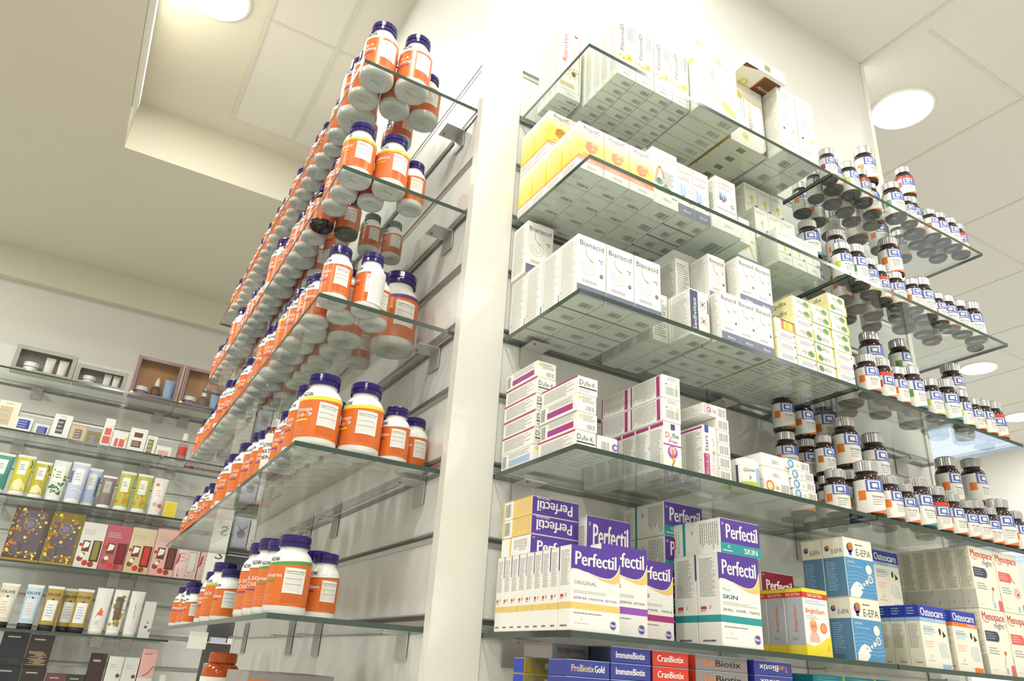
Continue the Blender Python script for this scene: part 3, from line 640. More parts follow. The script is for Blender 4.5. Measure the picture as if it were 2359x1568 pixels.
# yellow baby vitamin cartons
c = C(.0605, .0375, .104, WHT, {'left': M('print_silver', 'b9bdc2', .4)}); f = c.front
f.R(0, .94, 1, 1, YEL, 1); f.R(0, .855, 1, .94, RED, 1); f.text('50% EXTRA', .2, .875, .0052, WHT, 2, w=.036, bold=.0002); tiny(f, .1, .76, .9, .83, 2, 3, PBLUE); f.text('BrightStart', .08, .63, .0075, ORAN, 2, w=.046, bold=.0003); tiny(f, .1, .54, .6, .6, 2, 4, PBLUE)
f.pg([(.14, .2), (.16, .28), (.26, .36), (.44, .36), (.54, .28), (.55, .2)], PINK, 1); f.disc(.34, .44, .0088, PEACH, 2, 16, ry=.0105); f.ring(.29, .44, .0014, .0019, DGREY, 3, 10); f.ring(.38, .44, .0014, .0019, DGREY, 3, 10); f.disc(.34, .52, .004, MUST, 3, 8)
f.disc(.74, .42, .0085, PEACH, 1, 16); f.ring(.74, .42, .0068, .0076, RED, 2)
f.pg([(0, 0), (1, 0), (1, .30), (.8, .27), (.6, .2), (.3, .14), (0, .18)], YEL, 1.5); f.ring(.86, .12, .003, .0042, ORAN, 3, 4); f.R(0, 0, 1, .02, YEL, 2)
l = c.left; l.R(0, .94, 1, 1, YEL, 1); l.R(0, .86, 1, .94, RED, 1); l.text('50% EXTRA', .08, .88, .0045, WHT, 2, w=.030); l.R(0, 0, 1, .145, YEL, 1); l.text('BrightStart', .6, .34, .006, ORAN, 2, rot=PI / 2, w=.042, bold=.0003); tiny(l, .3, .22, .7, .27, 2, 3, GREY, l=2)
product('baby', 'baby_vitamin_carton', c)
# fish oil cartons
c = C(.0785, .0445, .1015, CREAMC, {'front': SKY, 'left': M('print_steel_blue', '5d87a3', .42)}); f = c.front
f.R(0, .66, 1, 1, CREAMC, 1); f.text('E-EPA', .42, .71, .0125, DGREY, 2, w=.040, shear=.05); f.disc(.22, .83, .0085, BLUE, 2, 14); f.disc(.25, .86, .0065, AMB, 3, 12); f.disc(.19, .81, .003, RED, 4, 8); f.pg([(.15, .78), (.27, .78), (.26, .70), (.18, .70)], BLUE, 2); tiny(f, .42, .88, .75, .92, 1, 3)
f.text('KAPAKIO', .08, .57, .004, WHT, 2, w=.020); tiny(f, .08, .50, .75, .54, 1, 4, PBLUE)
for k in range(6): f.curve([(0, .40 - .06 * k), (.3, .43 - .06 * k), (.7, .40 - .06 * k), (1, .43 - .06 * k)], .0008, PBLUE, 1.5)
f.disc(.80, .50, .0085, CREAMC, 2, 16); f.ring(.82, .335, .0045, .0068, CREAMC, 2, 16); f.text('b', .80, .315, .005, WHT, 2, w=.003); f.disc(.68, .28, .0042, CREAMC, 2, 12); f.disc(.57, .235, .003, CREAMC, 2, 10)
f.pg([(.06, 0), (.08, .12), (.2, .22), (.33, .27), (.47, .24), (.55, .16), (.44, .15), (.5, .10), (.42, .04), (.36, 0)], WHT, 2); f.disc(.40, .2, .0014, DGREY, 3, 8)
l = c.left; l.R(0, .66, 1, 1, CREAMC, 1); l.text('E-EPA', .42, .73, .0075, DGREY, 2, w=.022, shear=.05); l.disc(.22, .82, .005, BLUE, 2, 10); l.disc(.25, .84, .0035, AMB, 3, 8); tiny(l, .1, .1, .6, .6, 14, 5, PBLUE)
product('fish', 'fish_oil_carton', c)
def osteo(m, bar):
    c = C(.0795, .0295, .107, CREAMC); f = c.front; f.R(0, .80, 1, 1, BLUE, 1); f.R(0, .735, 1, .80, m, 1); f.text('Osteocare', .06, .83, .0145, WHT, 2, w=.068, bold=.0008); f.text('CHEWABLE' if m is ORAN else 'ORIGINAL', .6, .75, .004, WHT, 2, w=.026)
    tiny(f, .08, .52, .55, .68, 4, 4, PBLUE); f.text('calcium', .08, .6, .006, PBLUE, 3, w=.03); tiny(f, .08, .32, .48, .44, 3, 5, PINK); tiny(f, .1, .1, .4, .14, 1, 5); f.ring(.25, .19, .002, .003, LGREY, 2)
    f.disc(.70, .60, .0032, BLACK, 2, 10, ry=.0062); f.pg([(.80, .62), (.92, .54), (.84, .52), (.80, .5)], BLACK, 2)
    for k in range(5): f.curve([(.62 + .06 * k, .42), (.60 + .07 * k, .3), (.66 + .06 * k, .18)], .0016, PBLUE, 1)
    f.R(.62, .0, .96, .08, m, 1)
    l = c.left; l.R(0, .80, 1, 1, BLUE, 1); l.R(0, .735, 1, .80, m, 1); tiny(l, .2, .84, .8, .97, 3, 3, PBLUE, l=2); tiny(l, .12, .3, .85, .7, 14, 4, GREY); l.text('V', .3, .06, .006, DGREY, 2, w=.004, shear=.3); tiny(l, .5, .06, .9, .1, 1, 3, RED)
    return c
product('bone', 'bone_supplement_carton', osteo(PBLUE, 0)); product('bone_orange', 'bone_supplement_carton', osteo(ORAN, 0))
def meno(night):
    c = C(.0865, .0290, .1200, CREAMC); f = c.front; f.text('Menopace', .05, .83, .0150, RED, 2, w=.076, bold=.0005); f.curve([(.08, .82), (.2, .79), (.3, .81)], .0012, RED, 2)
    if night: f.text('night', .48, .72, .0105, DGREY, 2, w=.034); f.ring(.93, .78, .002, .003, DGREY, 2, 8, -1.5, 1.5)
    m = NAVY if night else PINKR; f.R(.05, .50, .5, .66, m, 1); f.disc(.5, .58, .008, m, 1, 16, ry=.0096); tiny(f, .09, .53, .46, .64, 3, 3, PINK if not night else GREY, l=2); tiny(f, .1, .3, .5, .42, 3, 4, GREY); tiny(f, .1, .06, .35, .08, 1, 4)
    for t in range(8): f.disc(.72 + .09 * math.cos(t * .785), .34 + .055 * math.sin(t * .785), .0045 if night else .0055, LACQ if night else PINK, 1 + t * .05, 10, ry=.0045)
    if night: f.disc(.72, .34, .0042, AMB, 3, 10); f.curve([(.7, .3), (.62, .12)], .0012, GREEN, 2)
    else: f.disc(.74, .32, .003, BROWN, 3, 8); f.curve([(.7, .5), (.6, .58)], .002, GREEN, 2)
    f.R(.84, 0, .99, .12, PINKR, 2); f.disc(.915, .12, .0065, PINKR, 2, 12); f.R(.64, .03, .72, .12, PBLUE, 2)
    l = c.left; tiny(l, .12, .32, .88, .95, 34, 4, GREY); l.text('V', .3, .08, .006, DGREY, 2, w=.004, shear=.3); l.R(0, .0, 1, .3, M('carton_side_grey', 'cfcdc4', .5), .5); return c
PINKR = M('print_coral', 'e2675c', .42)
product('meno_night', 'menopause_carton', meno(1)); product('meno', 'menopause_carton', meno(0))
# flat probiotic boxes
def biotix(w, parts, base, side, flip=False, d=.075):
    c = C(w, d, .0202, base, {'left': side, 'right': side}); f = c.front; L = sum(len(t) for t, m in parts); a = .12 if not flip else .88; span = .76
    for t, m in parts:
        ww = span * len(t) / L; f.text(t, a, .30 if not flip else .72, .0085, m, 2, w=w * ww * .96, rot=PI if flip else 0, bold=.0005); a += ww if not flip else -ww
    f.R(0, .96, 1, 1, PBLUE, 1); return c
DBLUE = M('print_royal_blue', '3c4396', .42); REDB = M('print_tomato', 'd8402a', .42); GRYB = M('print_taupe', '8d8580', .45); GOLDB = M('print_antique_gold', 'a3902f', .4)
product('pro_blue', 'probiotic_box', biotix(.071, [('ProBiotix', TAN), ('Gold', WHT)], DBLUE, DBLUE, d=.043)); product('pro_gold', 'probiotic_box', biotix(.054, [('Gold', WHT), ('ProBiotix', GREY)], GOLDB, BLUE, True, d=.03))
product('immune', 'probiotic_box', biotix(.069, [('ImmuneBiotix', WHT)], DBLUE, NAVY)); product('immune_grey', 'probiotic_box', biotix(.062, [('ImmuneBiotix', DGREY)], GRYB, GRYB, True))
product('cran', 'probiotic_box', biotix(.066, [('CranBiotix', WHT)], REDB, NAVY)); product('tum_grey', 'probiotic_box', biotix(.104, [('Tum', ORAN), ('Biotix', BLACK)], GRYB, REDB)); product('tum_blue', 'probiotic_box', biotix(.083, [('Tum', ORAN), ('Biotix', WHT)], DBLUE, BLUE, True))
c = C(.0775, .08, .0900, DTEAL, {'top': GREEN}); tiny(c.front, .15, .62, .85, .98, 8, 4, TEAL); c.front.R(.9, 0, 1, 1, GREEN, 1); product('teal_box', 'teal_carton', c)
c = C(.0735, .08, .0900, GREEN); c.front.text('P', .1, .78, .012, WHT, 2); tiny(c.front, .4, .7, .9, .95, 4, 4, LIME); product('green_box', 'green_carton', c)
c = C(.0655, .08, .0900, MAG); tiny(c.front, .2, .75, .8, .95, 3, 4, PINK); product('magenta_box', 'magenta_carton', c)

# ------------------------------------------------------------------ cartons on the carton wall
B1, B2, B3, B4, B5, B6 = [z + T for z in ZR] + [-.331 + T]
S1, S2, S3, S4, S5, S6 = [n + ' carton shelf' for n in NM + ['sixth']]
gr = 'cartons on the top carton shelf'
grid('rusco', .107, -.116, B1, 1, 4, 1, 'tall white carton with sideways red name', S1 + ' beside the post', 'tall plant cartons on the top shelf')
grid('fito', .1735, -.227, B1, 4, 7, 1, 'white carton with yellow flowers', S1, 'yellow flower cartons on the top shelf', px=.0478, py=.0275)
grid('levia', .3675, -.250, B1, 1, 5, 1, 'wide white carton with yellow leaf and yellow side', S1, 'yellow leaf cartons on the top shelf', py=.0342)
grid('levia_down', .4905, -.212, B1, 1, 5, 1, 'yellow leaf carton standing upside down', S1, 'upside-down leaf cartons on the top shelf', py=.0342)
put('levia_flat', .5035, -.265, B1 + .1815, 'leaf carton lying flat on the upside-down cartons of the top carton shelf', 'carton')
grid('swirl', .6135, -.250, B1, 2, 3, 1, 'white carton with pale blue swirl', S1, 'pale swirl cartons on the top shelf', px=.0605, py=.0595)

grid('honey', .0865, -.2265, B2, 3, 4, 1, 'yellow honeycomb carton', S2, 'honey cartons, lower layer', px=.0585, py=.0525)
grid('honey', .0865, -.1210, B2 + .1036, 2, 2, 1, 'yellow honeycomb carton in the upper layer', S2, 'honey cartons, upper layer', px=.0585, py=.0525)
grid('bud', .2625, -.2230, B2, 1, 4, 1, 'white carton with orange arc and green bud', S2, 'green bud cartons on the second shelf', py=.0505)
grid('sail', .3265, -.2215, B2, 2, 4, 1, 'slim carton with blue sail and grey base', S2, 'blue sail cartons on the second shelf', px=.0418, py=.047)
put('plain_flat', .4105, -.2255, B2, 'blank white carton lying under the wide blue sail carton')
put('sail_wide', .4280, -.2225, B2 + .0422, 'wider blue sail carton raised on a blank white carton')
put('plain_small', .4930, -.2180, B2, 'small blank white carton right of the raised blue sail carton')
put('daffodil', .5265, -.180, B2, 'carton with a yellow daffodil picture, second carton shelf')
grid('figure', .6120, -.2120, B2, 3, 4, 1, 'small white carton with lime figure, lowest layer', S2, 'lime figure cartons', px=.0437, py=.0515)
grid('figure', .6105, -.1600, B2 + .0832, 3, 3, 1, 'small white carton with lime figure, middle layer', S2, 'lime figure cartons', px=.0437, py=.0515)
grid('figure', .6120, -.1350, B2 + .1664, 3, 2, 1, 'small white carton with lime figure, highest layer', S2, 'lime figure cartons', px=.0437, py=.0515)

grid('stomach', .0905, -.2305, B3, 3, 4, 1, 'stomach-line carton with grey base', S3 + ' near post', 'large stomach-line cartons', px=.0600, py=.0555)
put('stomach', .0865, -.0640, B3 + .1150, 'stomach-line carton standing alone on top, at the back by the post')
grid('calm', .3400, -.2270, B3, 1, 4, 1, 'white carton with dark sideways name strip', S3, 'dark strip cartons on the third shelf', py=.052)
grid('text_carton', .3020, -.1700, B3, 1, 3, 1, 'narrow white carton with fine print', S3, 'fine print cartons on the third shelf', py=.052)
grid('stomach_small', .3960, -.2470, B3, 3, 4, 1, 'small stomach-line carton, lower layer', S3, 'small stomach-line cartons', px=.0448, py=.052)
grid('stomach_small', .4585, -.2390, B3 + .0990, 2, 4, 1, 'small stomach-line carton, upper layer', S3, 'small stomach-line cartons', px=.0450, py=.052)
grid('stomach_small', .4060, -.2130, B3 + .0990, 1, 4, 1, 'small stomach-line carton, upper layer left stack', S3, 'small stomach-line cartons', py=.052)
grid('text_carton', .3660, -.1650, B3 + .0990, 1, 3, 1, 'narrow fine print carton, upper layer', S3, 'fine print cartons on the third shelf', py=.052)
# stacks of flat yellow-green boxes
stacks = [(.5370, -.2500, ['plain', 'plain', 'plain', 'orange']), (.5925, -.2500, ['plain', 'flip', 'plain', 'flip', 'plain', 'flip', 'flip']),
          (.6480, -.2500, ['text', 'text', 'text', 'text', 'flip', 'flip', 'flip']), (.7045, -.2500, ['plain', 'plain', 'plain', 'flip', 'flip', 'flip', 'flip', 'text', 'flip']),
          (.5370, -.1485, ['plain'] * 4 + ['flip', 'flip', 'plain', 'flip', 'flip']), (.5925, -.1485, ['plain'] * 5 + ['flip', 'plain', 'flip', 'flip']), (.6480, -.1485, ['text'] * 7), (.7045, -.1485, ['flip'] * 9)]
for k, (x, y, L) in enumerate(stacks):
    for t, md in enumerate(L):
        col = ORD[k % 4] + (' front' if k < 4 else ' back')
        what = {'orange': 'flat box with orange end', 'plain': 'flat white box with grey text end', 'flip': 'flat green-marked box turned over', 'text': 'flat box with upright green name'}[md]
        put('flat_' + md, x + (.0006 * math.sin(t * 2.3 + k)), y + .0015 + .001 * math.sin(t * 3 + k), B3 + t * .0216,
            '%s, %s up in %s stack, %s' % (what, ORD[t], col, S3), 'box', 'flat green-marked boxes on the third shelf')

for t in range(4):
    put(['vit_name', 'vit_ean', 'vit_ean', 'vit_name'][t], .0955 + .002 * (t % 2), -.2300, B4 + t * .0292, 'magenta-striped vitamin box, %s from the bottom of the front stack, %s' % (ORD[t], S4), 'box', 'vitamin boxes near the post')
put('vit_blue', .0860, -.1250, B4, 'blue-striped box at the bottom of the stack against the post, ' + S4, 'box')
for t in range(5):
    put(['vit_name', 'vit_name', 'vit_name', 'vit_name', 'vit_ean'][t], .0865 + .001 * (t % 2), -.1250, B4 + .028 + t * .0292, 'magenta-striped vitamin box, %s above the blue-striped box, %s' % (ORD[t], S4), 'box', 'vitamin boxes near the post')
put('vit_disc', .1375, -.2285, B4, 'white box with violet round mark, right of the front vitamin stack, ' + S4, 'box')
grid('drops', .2660, -.2320, B4, 1, 6, 1, 'upright drops carton with violet circle', S4, 'vitamin drops cartons', py=.0365)
for t in range(2):
    for r in range(2):
        put('drops_lying', .2655, -.2320 + r * .0845, B4 + .0796 + t * .0409, '%s drops carton lying crosswise in the %s, %s' % (['front', 'rear'][r], ['lower crosswise layer', 'topmost layer'][t], S4), 'carton', 'vitamin drops cartons')
grid('syrup', .3500, -.2330, B4, 1, 3, 1, 'carton with sideways magenta name', S4, 'syrup cartons with sideways name', py=.046)
for t in range(5): put('bar_narrow', .3855, -.2330, B4 + t * .0222, 'narrow white box with barcode end, %s from the bottom of its stack, %s' % (ORD[t], S4), 'box', 'narrow barcode boxes')
put('pinkd', .3560, -.2310, B4 + 5 * .0222, 'white box with pink ring, on top of the barcode boxes, ' + S4, 'box')
for t in range(3): put('plain_lying', .4160 , -.1300, B4 + t * .0236, 'blank white box, %s from the bottom of the stack behind the white jars' % ORD[t], 'carton', 'blank boxes behind the jars')
for t in range(3):
    put('oranged' if t == 0 else 'plain_lying', .4840, -.2400 if t == 0 else -.236, B4 + (0 if t == 0 else .0219 + (t - 1) * .0236), ['white box with orange ring, at the bottom right of the white jars', 'lower blank white box on the orange ring box', 'upper blank white box on the orange ring box'][t], 'box')
for t in range(4): put('blued', .5540 - .0035 * (t == 3) * 2 - .002 * t, -.2400, B4 + t * .0172, 'white box with blue ring, %s from the bottom of its stack, %s' % (ORD[t], S4), 'box', 'blue ring boxes')

put('wave_mustard', .0855, -.2450, B5, 'white carton with purple wave and mustard band, nearest the post')
grid('wave_mustard_slim', .0855, -.2140, B5, 1, 8, 1, 'mustard-banded carton behind the front purple wave carton', S5, 'mustard-banded cartons', py=.0220)
put('wave_violet', .1600, -.2130, B5, 'purple wave carton with violet band, right of the mustard one')
put('wave_magenta', .2400, -.1820, B5, 'purple wave carton with magenta band, partly hidden, fifth carton shelf')
grid('wave_teal', .3595, -.2460, B5, 1, 2, 1, 'tall purple wave carton with teal band', S5, 'teal-banded cartons', py=.0515)
z5 = B5 + .1106
for t in range(3):
    put(['wave_flat', 'wave_flat_flip', 'wave_flat_flip'][t], .0875, -.1300, z5 + t * .0292, 'purple-ended carton lying on the mustard row, %s' % ['bottom one, upright lettering', 'middle one, lettering upside down', 'top one, lettering upside down'][t], 'carton', 'lying purple-ended cartons')
put('text_carton', .180, -.150, B5, 'narrow fine print carton hidden under the raised violet carton'); put('text_carton', .220, -.150, B5, 'second narrow fine print carton under the raised violet carton')
put('wave_flat_violet', .1770, -.1500, B5 + .0984, 'purple and violet carton raised at the back, between two stacks')
grid('text_carton', .2900, -.1300, B5, 1, 2, 1, 'narrow fine print carton', S5, 'fine print cartons on the fifth shelf', py=.052)
for t in range(2):
    put('wave_flat_teal_tall', .3470, -.1370, B5 + (t + 2) * .0578, 'purple and teal carton lying at the back, %s of two' % ['lower', 'upper'][t], 'carton', 'lying teal cartons')
    put('wave_flat_teal_tall', .3470, -.1370, B5 + t * .0578, 'hidden purple and teal carton, %s one in the rear stack, fifth carton shelf' % ['bottom', 'second'][t], 'carton', 'lying teal cartons')
put('wave_flat_teal', .3680, -.2440, B5 + .1366, 'purple and teal carton lying on the tall teal-banded carton')
grid('baby', .5530, -.2380, B5, 1, 5, 1, 'yellow and red baby vitamin carton', S5, 'baby vitamin cartons', py=.0385)
put('wave_flat_red', .5680, -.1400, B5 + .1046, 'dark red carton lying on the baby vitamin cartons')
grid('baby', .4900, -.2380 + .1, B5, 1, 2, 1, 'baby vitamin carton pushed back beside the teal ones', S5, 'baby vitamin cartons', py=.0385)
grid('fish', .6700, -.2400, B5, 1, 2, 2, 'blue fish picture carton', S5, 'blue fish oil cartons', py=.0455)
grid('bone', .8620, -.2400, B5, 1, 5, 1, 'blue-topped carton with pale blue stripe', S5, 'blue-topped cartons', py=.0305)
grid('bone_orange', .9610, -.2400, B5, 1, 4, 1, 'blue-topped carton with orange stripe', S5, 'blue-topped cartons', py=.0305)
put('bone', .8640, -.1600, B5 + .1076, 'blue-topped carton in the upper layer, behind the fish picture cartons')
put('bone', .8980, -.1250, B5 + .1076, 'rearmost blue-topped carton of the upper layer')
grid('meno_night', 1.0620, -.2400, B5, 1, 6, 2, 'cream carton with dark blue badge', S5, 'cream red-lettered cartons', py=.0300)
grid('meno', 1.1510, -.2400, B5, 1, 4, 2, 'cream carton with coral badge', S5, 'cream red-lettered cartons', py=.0300)
grid('meno_night', 1.2400, -.2400, B5, 1, 2, 1, 'cream night carton at the far end of the row', S5, 'cream red-lettered cartons', py=.0300)

for t in range(5):
    n = ORD[4 - t] if t < 4 else 'top'; z = B6 + t * .0206
    nn = ['fifth', 'fourth', 'third', 'second', 'top'][t]
    if t < 4: put('pro_blue', .0860, -.2380, z, 'blue flat box with tan lettering, %s from the top of its stack' % nn if t < 3 else 'topmost visible blue flat box with tan lettering', 'box', 'flat probiotic boxes'); put('pro_gold', .0870, -.1320, z, 'gold-ended flat box, %s level of the stack by the post' % nn, 'box', 'flat probiotic boxes')
    if t == 4: put('immune_grey', .0950, -.1900, z, 'taupe flat box with faint upside-down lettering, set back on top by the post', 'box', 'flat probiotic boxes')
    put('immune', .1590, -.2380, z, 'dark blue flat box with white lettering, %s level' % nn, 'box', 'flat probiotic boxes')
    put('cran', .2320, -.2380, z, 'red flat box with white lettering, %s level' % nn, 'box', 'flat probiotic boxes')
    put('tum_grey', .3120, -.2380, z, 'taupe flat box with orange and black lettering, %s level' % nn, 'box', 'flat probiotic boxes')
    put('tum_blue', .4300, -.2380, z, 'royal blue flat box lettered upside down, %s level' % nn, 'box', 'flat probiotic boxes')
for k, (x, kd, l) in enumerate([(.5580, 'teal_box', 'teal carton with green top edge, first of three'), (.6375, 'teal_box', 'teal carton, middle one of three'), (.7200, 'teal_box', 'teal carton, last of three before the green one'),
                (.8250, 'green_box', 'green carton with white letter beside the teal ones'), (.9020, 'magenta_box', 'magenta carton between two green ones'), (1.0200, 'green_box', 'green carton past the magenta one'), (1.100, 'magenta_box', 'magenta carton at the far end, under the cream cartons')]):
    if k == 2: x = .7220
    put(kd, x if k != 2 else .7185, -.2400, B6, l + ', ' + S6, 'carton')

# ------------------------------------------------------------------ bottles
def empty(name, x, y, z, rz=0):
    o = bpy.data.objects.new(name, None); COL.objects.link(o); o.location = (x, y, z); o.rotation_euler.z = rz; o.empty_display_size = .02; return o
def copy_tree(o, x, y, z, rz):
    c = o.copy(); COL.objects.link(c); c.location = (x, y, z); c.rotation_euler.z = rz
    for ch in o.children:
        k = ch.copy(); COL.objects.link(k); k.parent = c; k.matrix_parent_inverse = ch.matrix_parent_inverse
    return c
def wrap(mb, R, t, ang, z, size, m, w=None, bold=0, lift=.0004):
    """lettering wrapped round a bottle: ang = middle angle, reads left to right seen from outside"""
    V, F, tw = glyphs(t)
    if not tw: return
    k = (w / tw) if w else size
    for i, d in enumerate((0, bold) if bold else (0,)):
        P = []; lf = lift + i * .00004
        for x, y in V:
            a = ang + ((x - tw / 2) * k + d) / R; P.append(((R + lf) * math.cos(a), (R + lf) * math.sin(a), z + y * size))
        mb.add(P, F, m)
def arcpatch(mb, R, a0, a1, z0, z1, m, lift=.0003, n=8):
    mb.lathe([(R + lift, z0), (R + lift, z1)], m, n, a0=a0, a1=a1)
def band(mb, R, f0, f1, m, lift, n=32):
    """full-round patch whose lower and upper edges follow functions of the angle"""
    V = []; F = []
    for i in range(n):
        a = 2 * PI * i / n
        V += [((R + lift) * math.cos(a), (R + lift) * math.sin(a), f0(a)), ((R + lift) * math.cos(a), (R + lift) * math.sin(a), f1(a))]
    for i in range(n):
        j = (i + 1) % n; F.append((2 * i, 2 * j, 2 * j + 1, 2 * i + 1))
    mb.add(V, F, m, True)

def orange_bottle(r, h, accent=None, words=('NOW', 'Omega', '3-6-9'), cap=CAPP, facts=True, base=PWHITE, back=False):
    """white bottle, orange label, purple cap.  Local -x is the printed front, the facts panel sits towards -y"""
    root = empty('supplement_bottle', 0, 0, 0)
    ch = h * .155; bh = h - ch; nr = r * .66; k = r
    b = MB(); prof = [(0, .002), (k * .55, .0015), (k * .62, 0), (k * .80, 0), (k * .94, k * .06), (k, k * .22), (k, bh * .74), (k * .985, bh * .78), (k * .93, bh * .84), (k * .84, bh * .89), (nr * 1.06, bh * .935), (nr, bh * .95), (nr, bh)]
    b.lathe(prof, base, 36)
    b.lathe([(0, .0009), (k * .3, .0009)], LGREY, 12) if False else None
    f = Face(b, (-k * .3, -k * .12, -.0002), (1, 0, 0), (0, -1, 0), k * .6, k * .2)
    V, F, tw = glyphs('21 07 B'); b.add([(k * .28 - x / tw * k * .56, (y - .5) * k * .13, .0012) for x, y in V], [q for q in F], GREY)
    b.build('bottle_body', root)
    b = MB(); cr = nr * 1.16
    b.lathe([(cr * .96, bh - ch * .04), (cr, bh), (cr, bh + ch * .28), (cr * .95, bh + ch * .31)], cap, 48, rib=.02)
    b.lathe([(cr * .95, bh + ch * .31), (cr * .95, bh + ch * .40), (cr, bh + ch * .42), (cr, bh + ch * .86), (cr * .94, bh + ch * .97), (cr * .80, h), (0, h)], cap, 48, rib=.012)
    b.lathe([(nr, bh - ch * .04), (cr * .96, bh - ch * .04)], cap, 24); b.build('cap', root)
    b = MB(); z0 = bh * .13; z1 = bh * .76
    lo = lambda a: z0; up = lambda a: z1 - bh * .055 * (.5 + .5 * math.cos(a - PI - .35)) 
    band(b, k, lo, up, NORANGE, .0003)
    if accent: band(b, k, lambda a: up(a) - .0002, lambda a: up(a) + bh * .055 * (.25 + .75 * (.5 + .5 * math.cos(a - PI * 1.5))), accent, .0003)
    else: band(b, k, lambda a: up(a) - .0002, lambda a: up(a) + .0009, BROWN, .0003)
    if facts:
        a0, a1 = PI * 1.34, PI * 1.66; arcpatch(b, k, a0, a1, bh * .31, bh * .675, WHT, .0006, 12)
        rn = random.Random(int(r * 9999))
        wrap(b, k, 'Supplement Facts', (a0 + a1) / 2, bh * .615, bh * .028, BLACK, w=k * (a1 - a0) * .9, lift=.0008)
        for i in range(14):
            zz = bh * (.598 - .0195 * i); arcpatch(b, k, a0 + .06, a1 - .06 - rn.uniform(0, .1), zz - bh * (.005 if i in (0, 4, 8) else .0022), zz, BLACK if i in (0, 4, 8) else GREY, .0008, 8)
        for i in range(7):
            zz = bh * (.315 - .022 * i); arcpatch(b, k, a0, a1 - rn.uniform(.1, .3), zz - bh * .004, zz, M('label_rust', 'c2561c', .4), .0006, 8)
    if back:
        arcpatch(b, k, PI * 1.42, PI * 1.95, bh * .12, bh * .80, WHT, .0010, 14)
        for i in range(24): arcpatch(b, k, PI * 1.46, PI * 1.90 - .1 * (i % 3), bh * (.76 - .025 * i) - bh * .003, bh * (.76 - .025 * i), GREY, .0012, 8)
    wrap(b, k, words[0], PI + .38, bh * .765, bh * .062, BLACK, w=k * .62, bold=.0004, lift=.0004)
    z = bh * .53
    for t in words[1:]:
        wrap(b, k, t, PI + .30, z, bh * .06, WHT, w=k * min(1.25, .17 * len(t) + .1), bold=.0004, lift=.0006); z -= bh * .085
    arcpatch(b, k, PI - .3, PI + .62, z + bh * .02, z + bh * .045, accent or M('label_violet', '7a4a8c', .4), .0006)
    for i in range(4): arcpatch(b, k, PI - .4, PI + .7 - .1 * (i % 3), bh * (.27 - .03 * i) - bh * .008, bh * (.27 - .03 * i), PEACH, .0006)
    b.build('label', root)
    return root
OB = {}
def ob(kind, x, y, z, label, group, rz=0):
    """every bottle after the first of its kind is a copy of it and its parts"""
    if kind not in OB: OB[kind] = [KINDS[kind](), False]
    p, used = OB[kind]
    if not used: OB[kind][1] = True; p.location = (x, y, z); p.rotation_euler.z = rz; return tag(p, label, 'bottle', group)
    return tag(copy_tree(p, x, y, z, rz), label, 'bottle', group)
KINDS = {
    'large': lambda: orange_bottle(.0355, .148, None, ('NOW', 'ALA', '250mg')), 'mid': lambda: orange_bottle(.0325, .127, LIME, ('NOW', 'ENERGY')),
    'midv': lambda: orange_bottle(.0325, .128, None, ('NOW', 'B-50', 'Oil')), 'small': lambda: orange_bottle(.0262, .112, None, ('NOW', 'E-400', 'Oil')),
    'smallg': lambda: orange_bottle(.0262, .112, GREEN, ('NOW', 'Kelp')), 'omega': lambda: orange_bottle(.0345, .128, YEL, ('NOW', 'Omega', '3-6-9')),
    'kinase': lambda: orange_bottle(.0262, .102, None, ('NOW', 'Nattokinase')), 'tiny': lambda: orange_bottle(.0225, .090, None, ('NOW', 'D-3')),
    'jumbo': lambda: orange_bottle(.0430, .172, M('label_plum', '6e3d86', .4), ('NOW', 'Lecithin')), 'fifth': lambda: orange_bottle(.0320, .118, GREEN, ('NOW', 'Silymarin')),
    'greycap': lambda: orange_bottle(.0235, .098, None, ('NOW', 'MCT'), cap=CAPD), 'amberbase': lambda: orange_bottle(.0250, .105, None, ('NOW', 'Iron'), base=AMBG),
    'whiteback': lambda: orange_bottle(.0262, .118, None, ('NOW', 'Zinc'), back=True)}
def nm(kind):
    return {'large': 'large orange-labelled bottle', 'mid': 'orange bottle with lime edge', 'midv': 'medium orange-labelled bottle', 'small': 'small orange-labelled bottle',
            'smallg': 'small orange bottle with green edge', 'omega': 'wide orange bottle with yellow edge', 'kinase': 'short orange-labelled bottle', 'tiny': 'tiny orange-labelled bottle',
            'jumbo': 'jumbo orange-labelled bottle', 'fifth': 'orange bottle with green arc', 'greycap': 'orange bottle with grey cap', 'amberbase': 'orange bottle with black base', 'whiteback': 'slim orange-labelled bottle'}[kind]
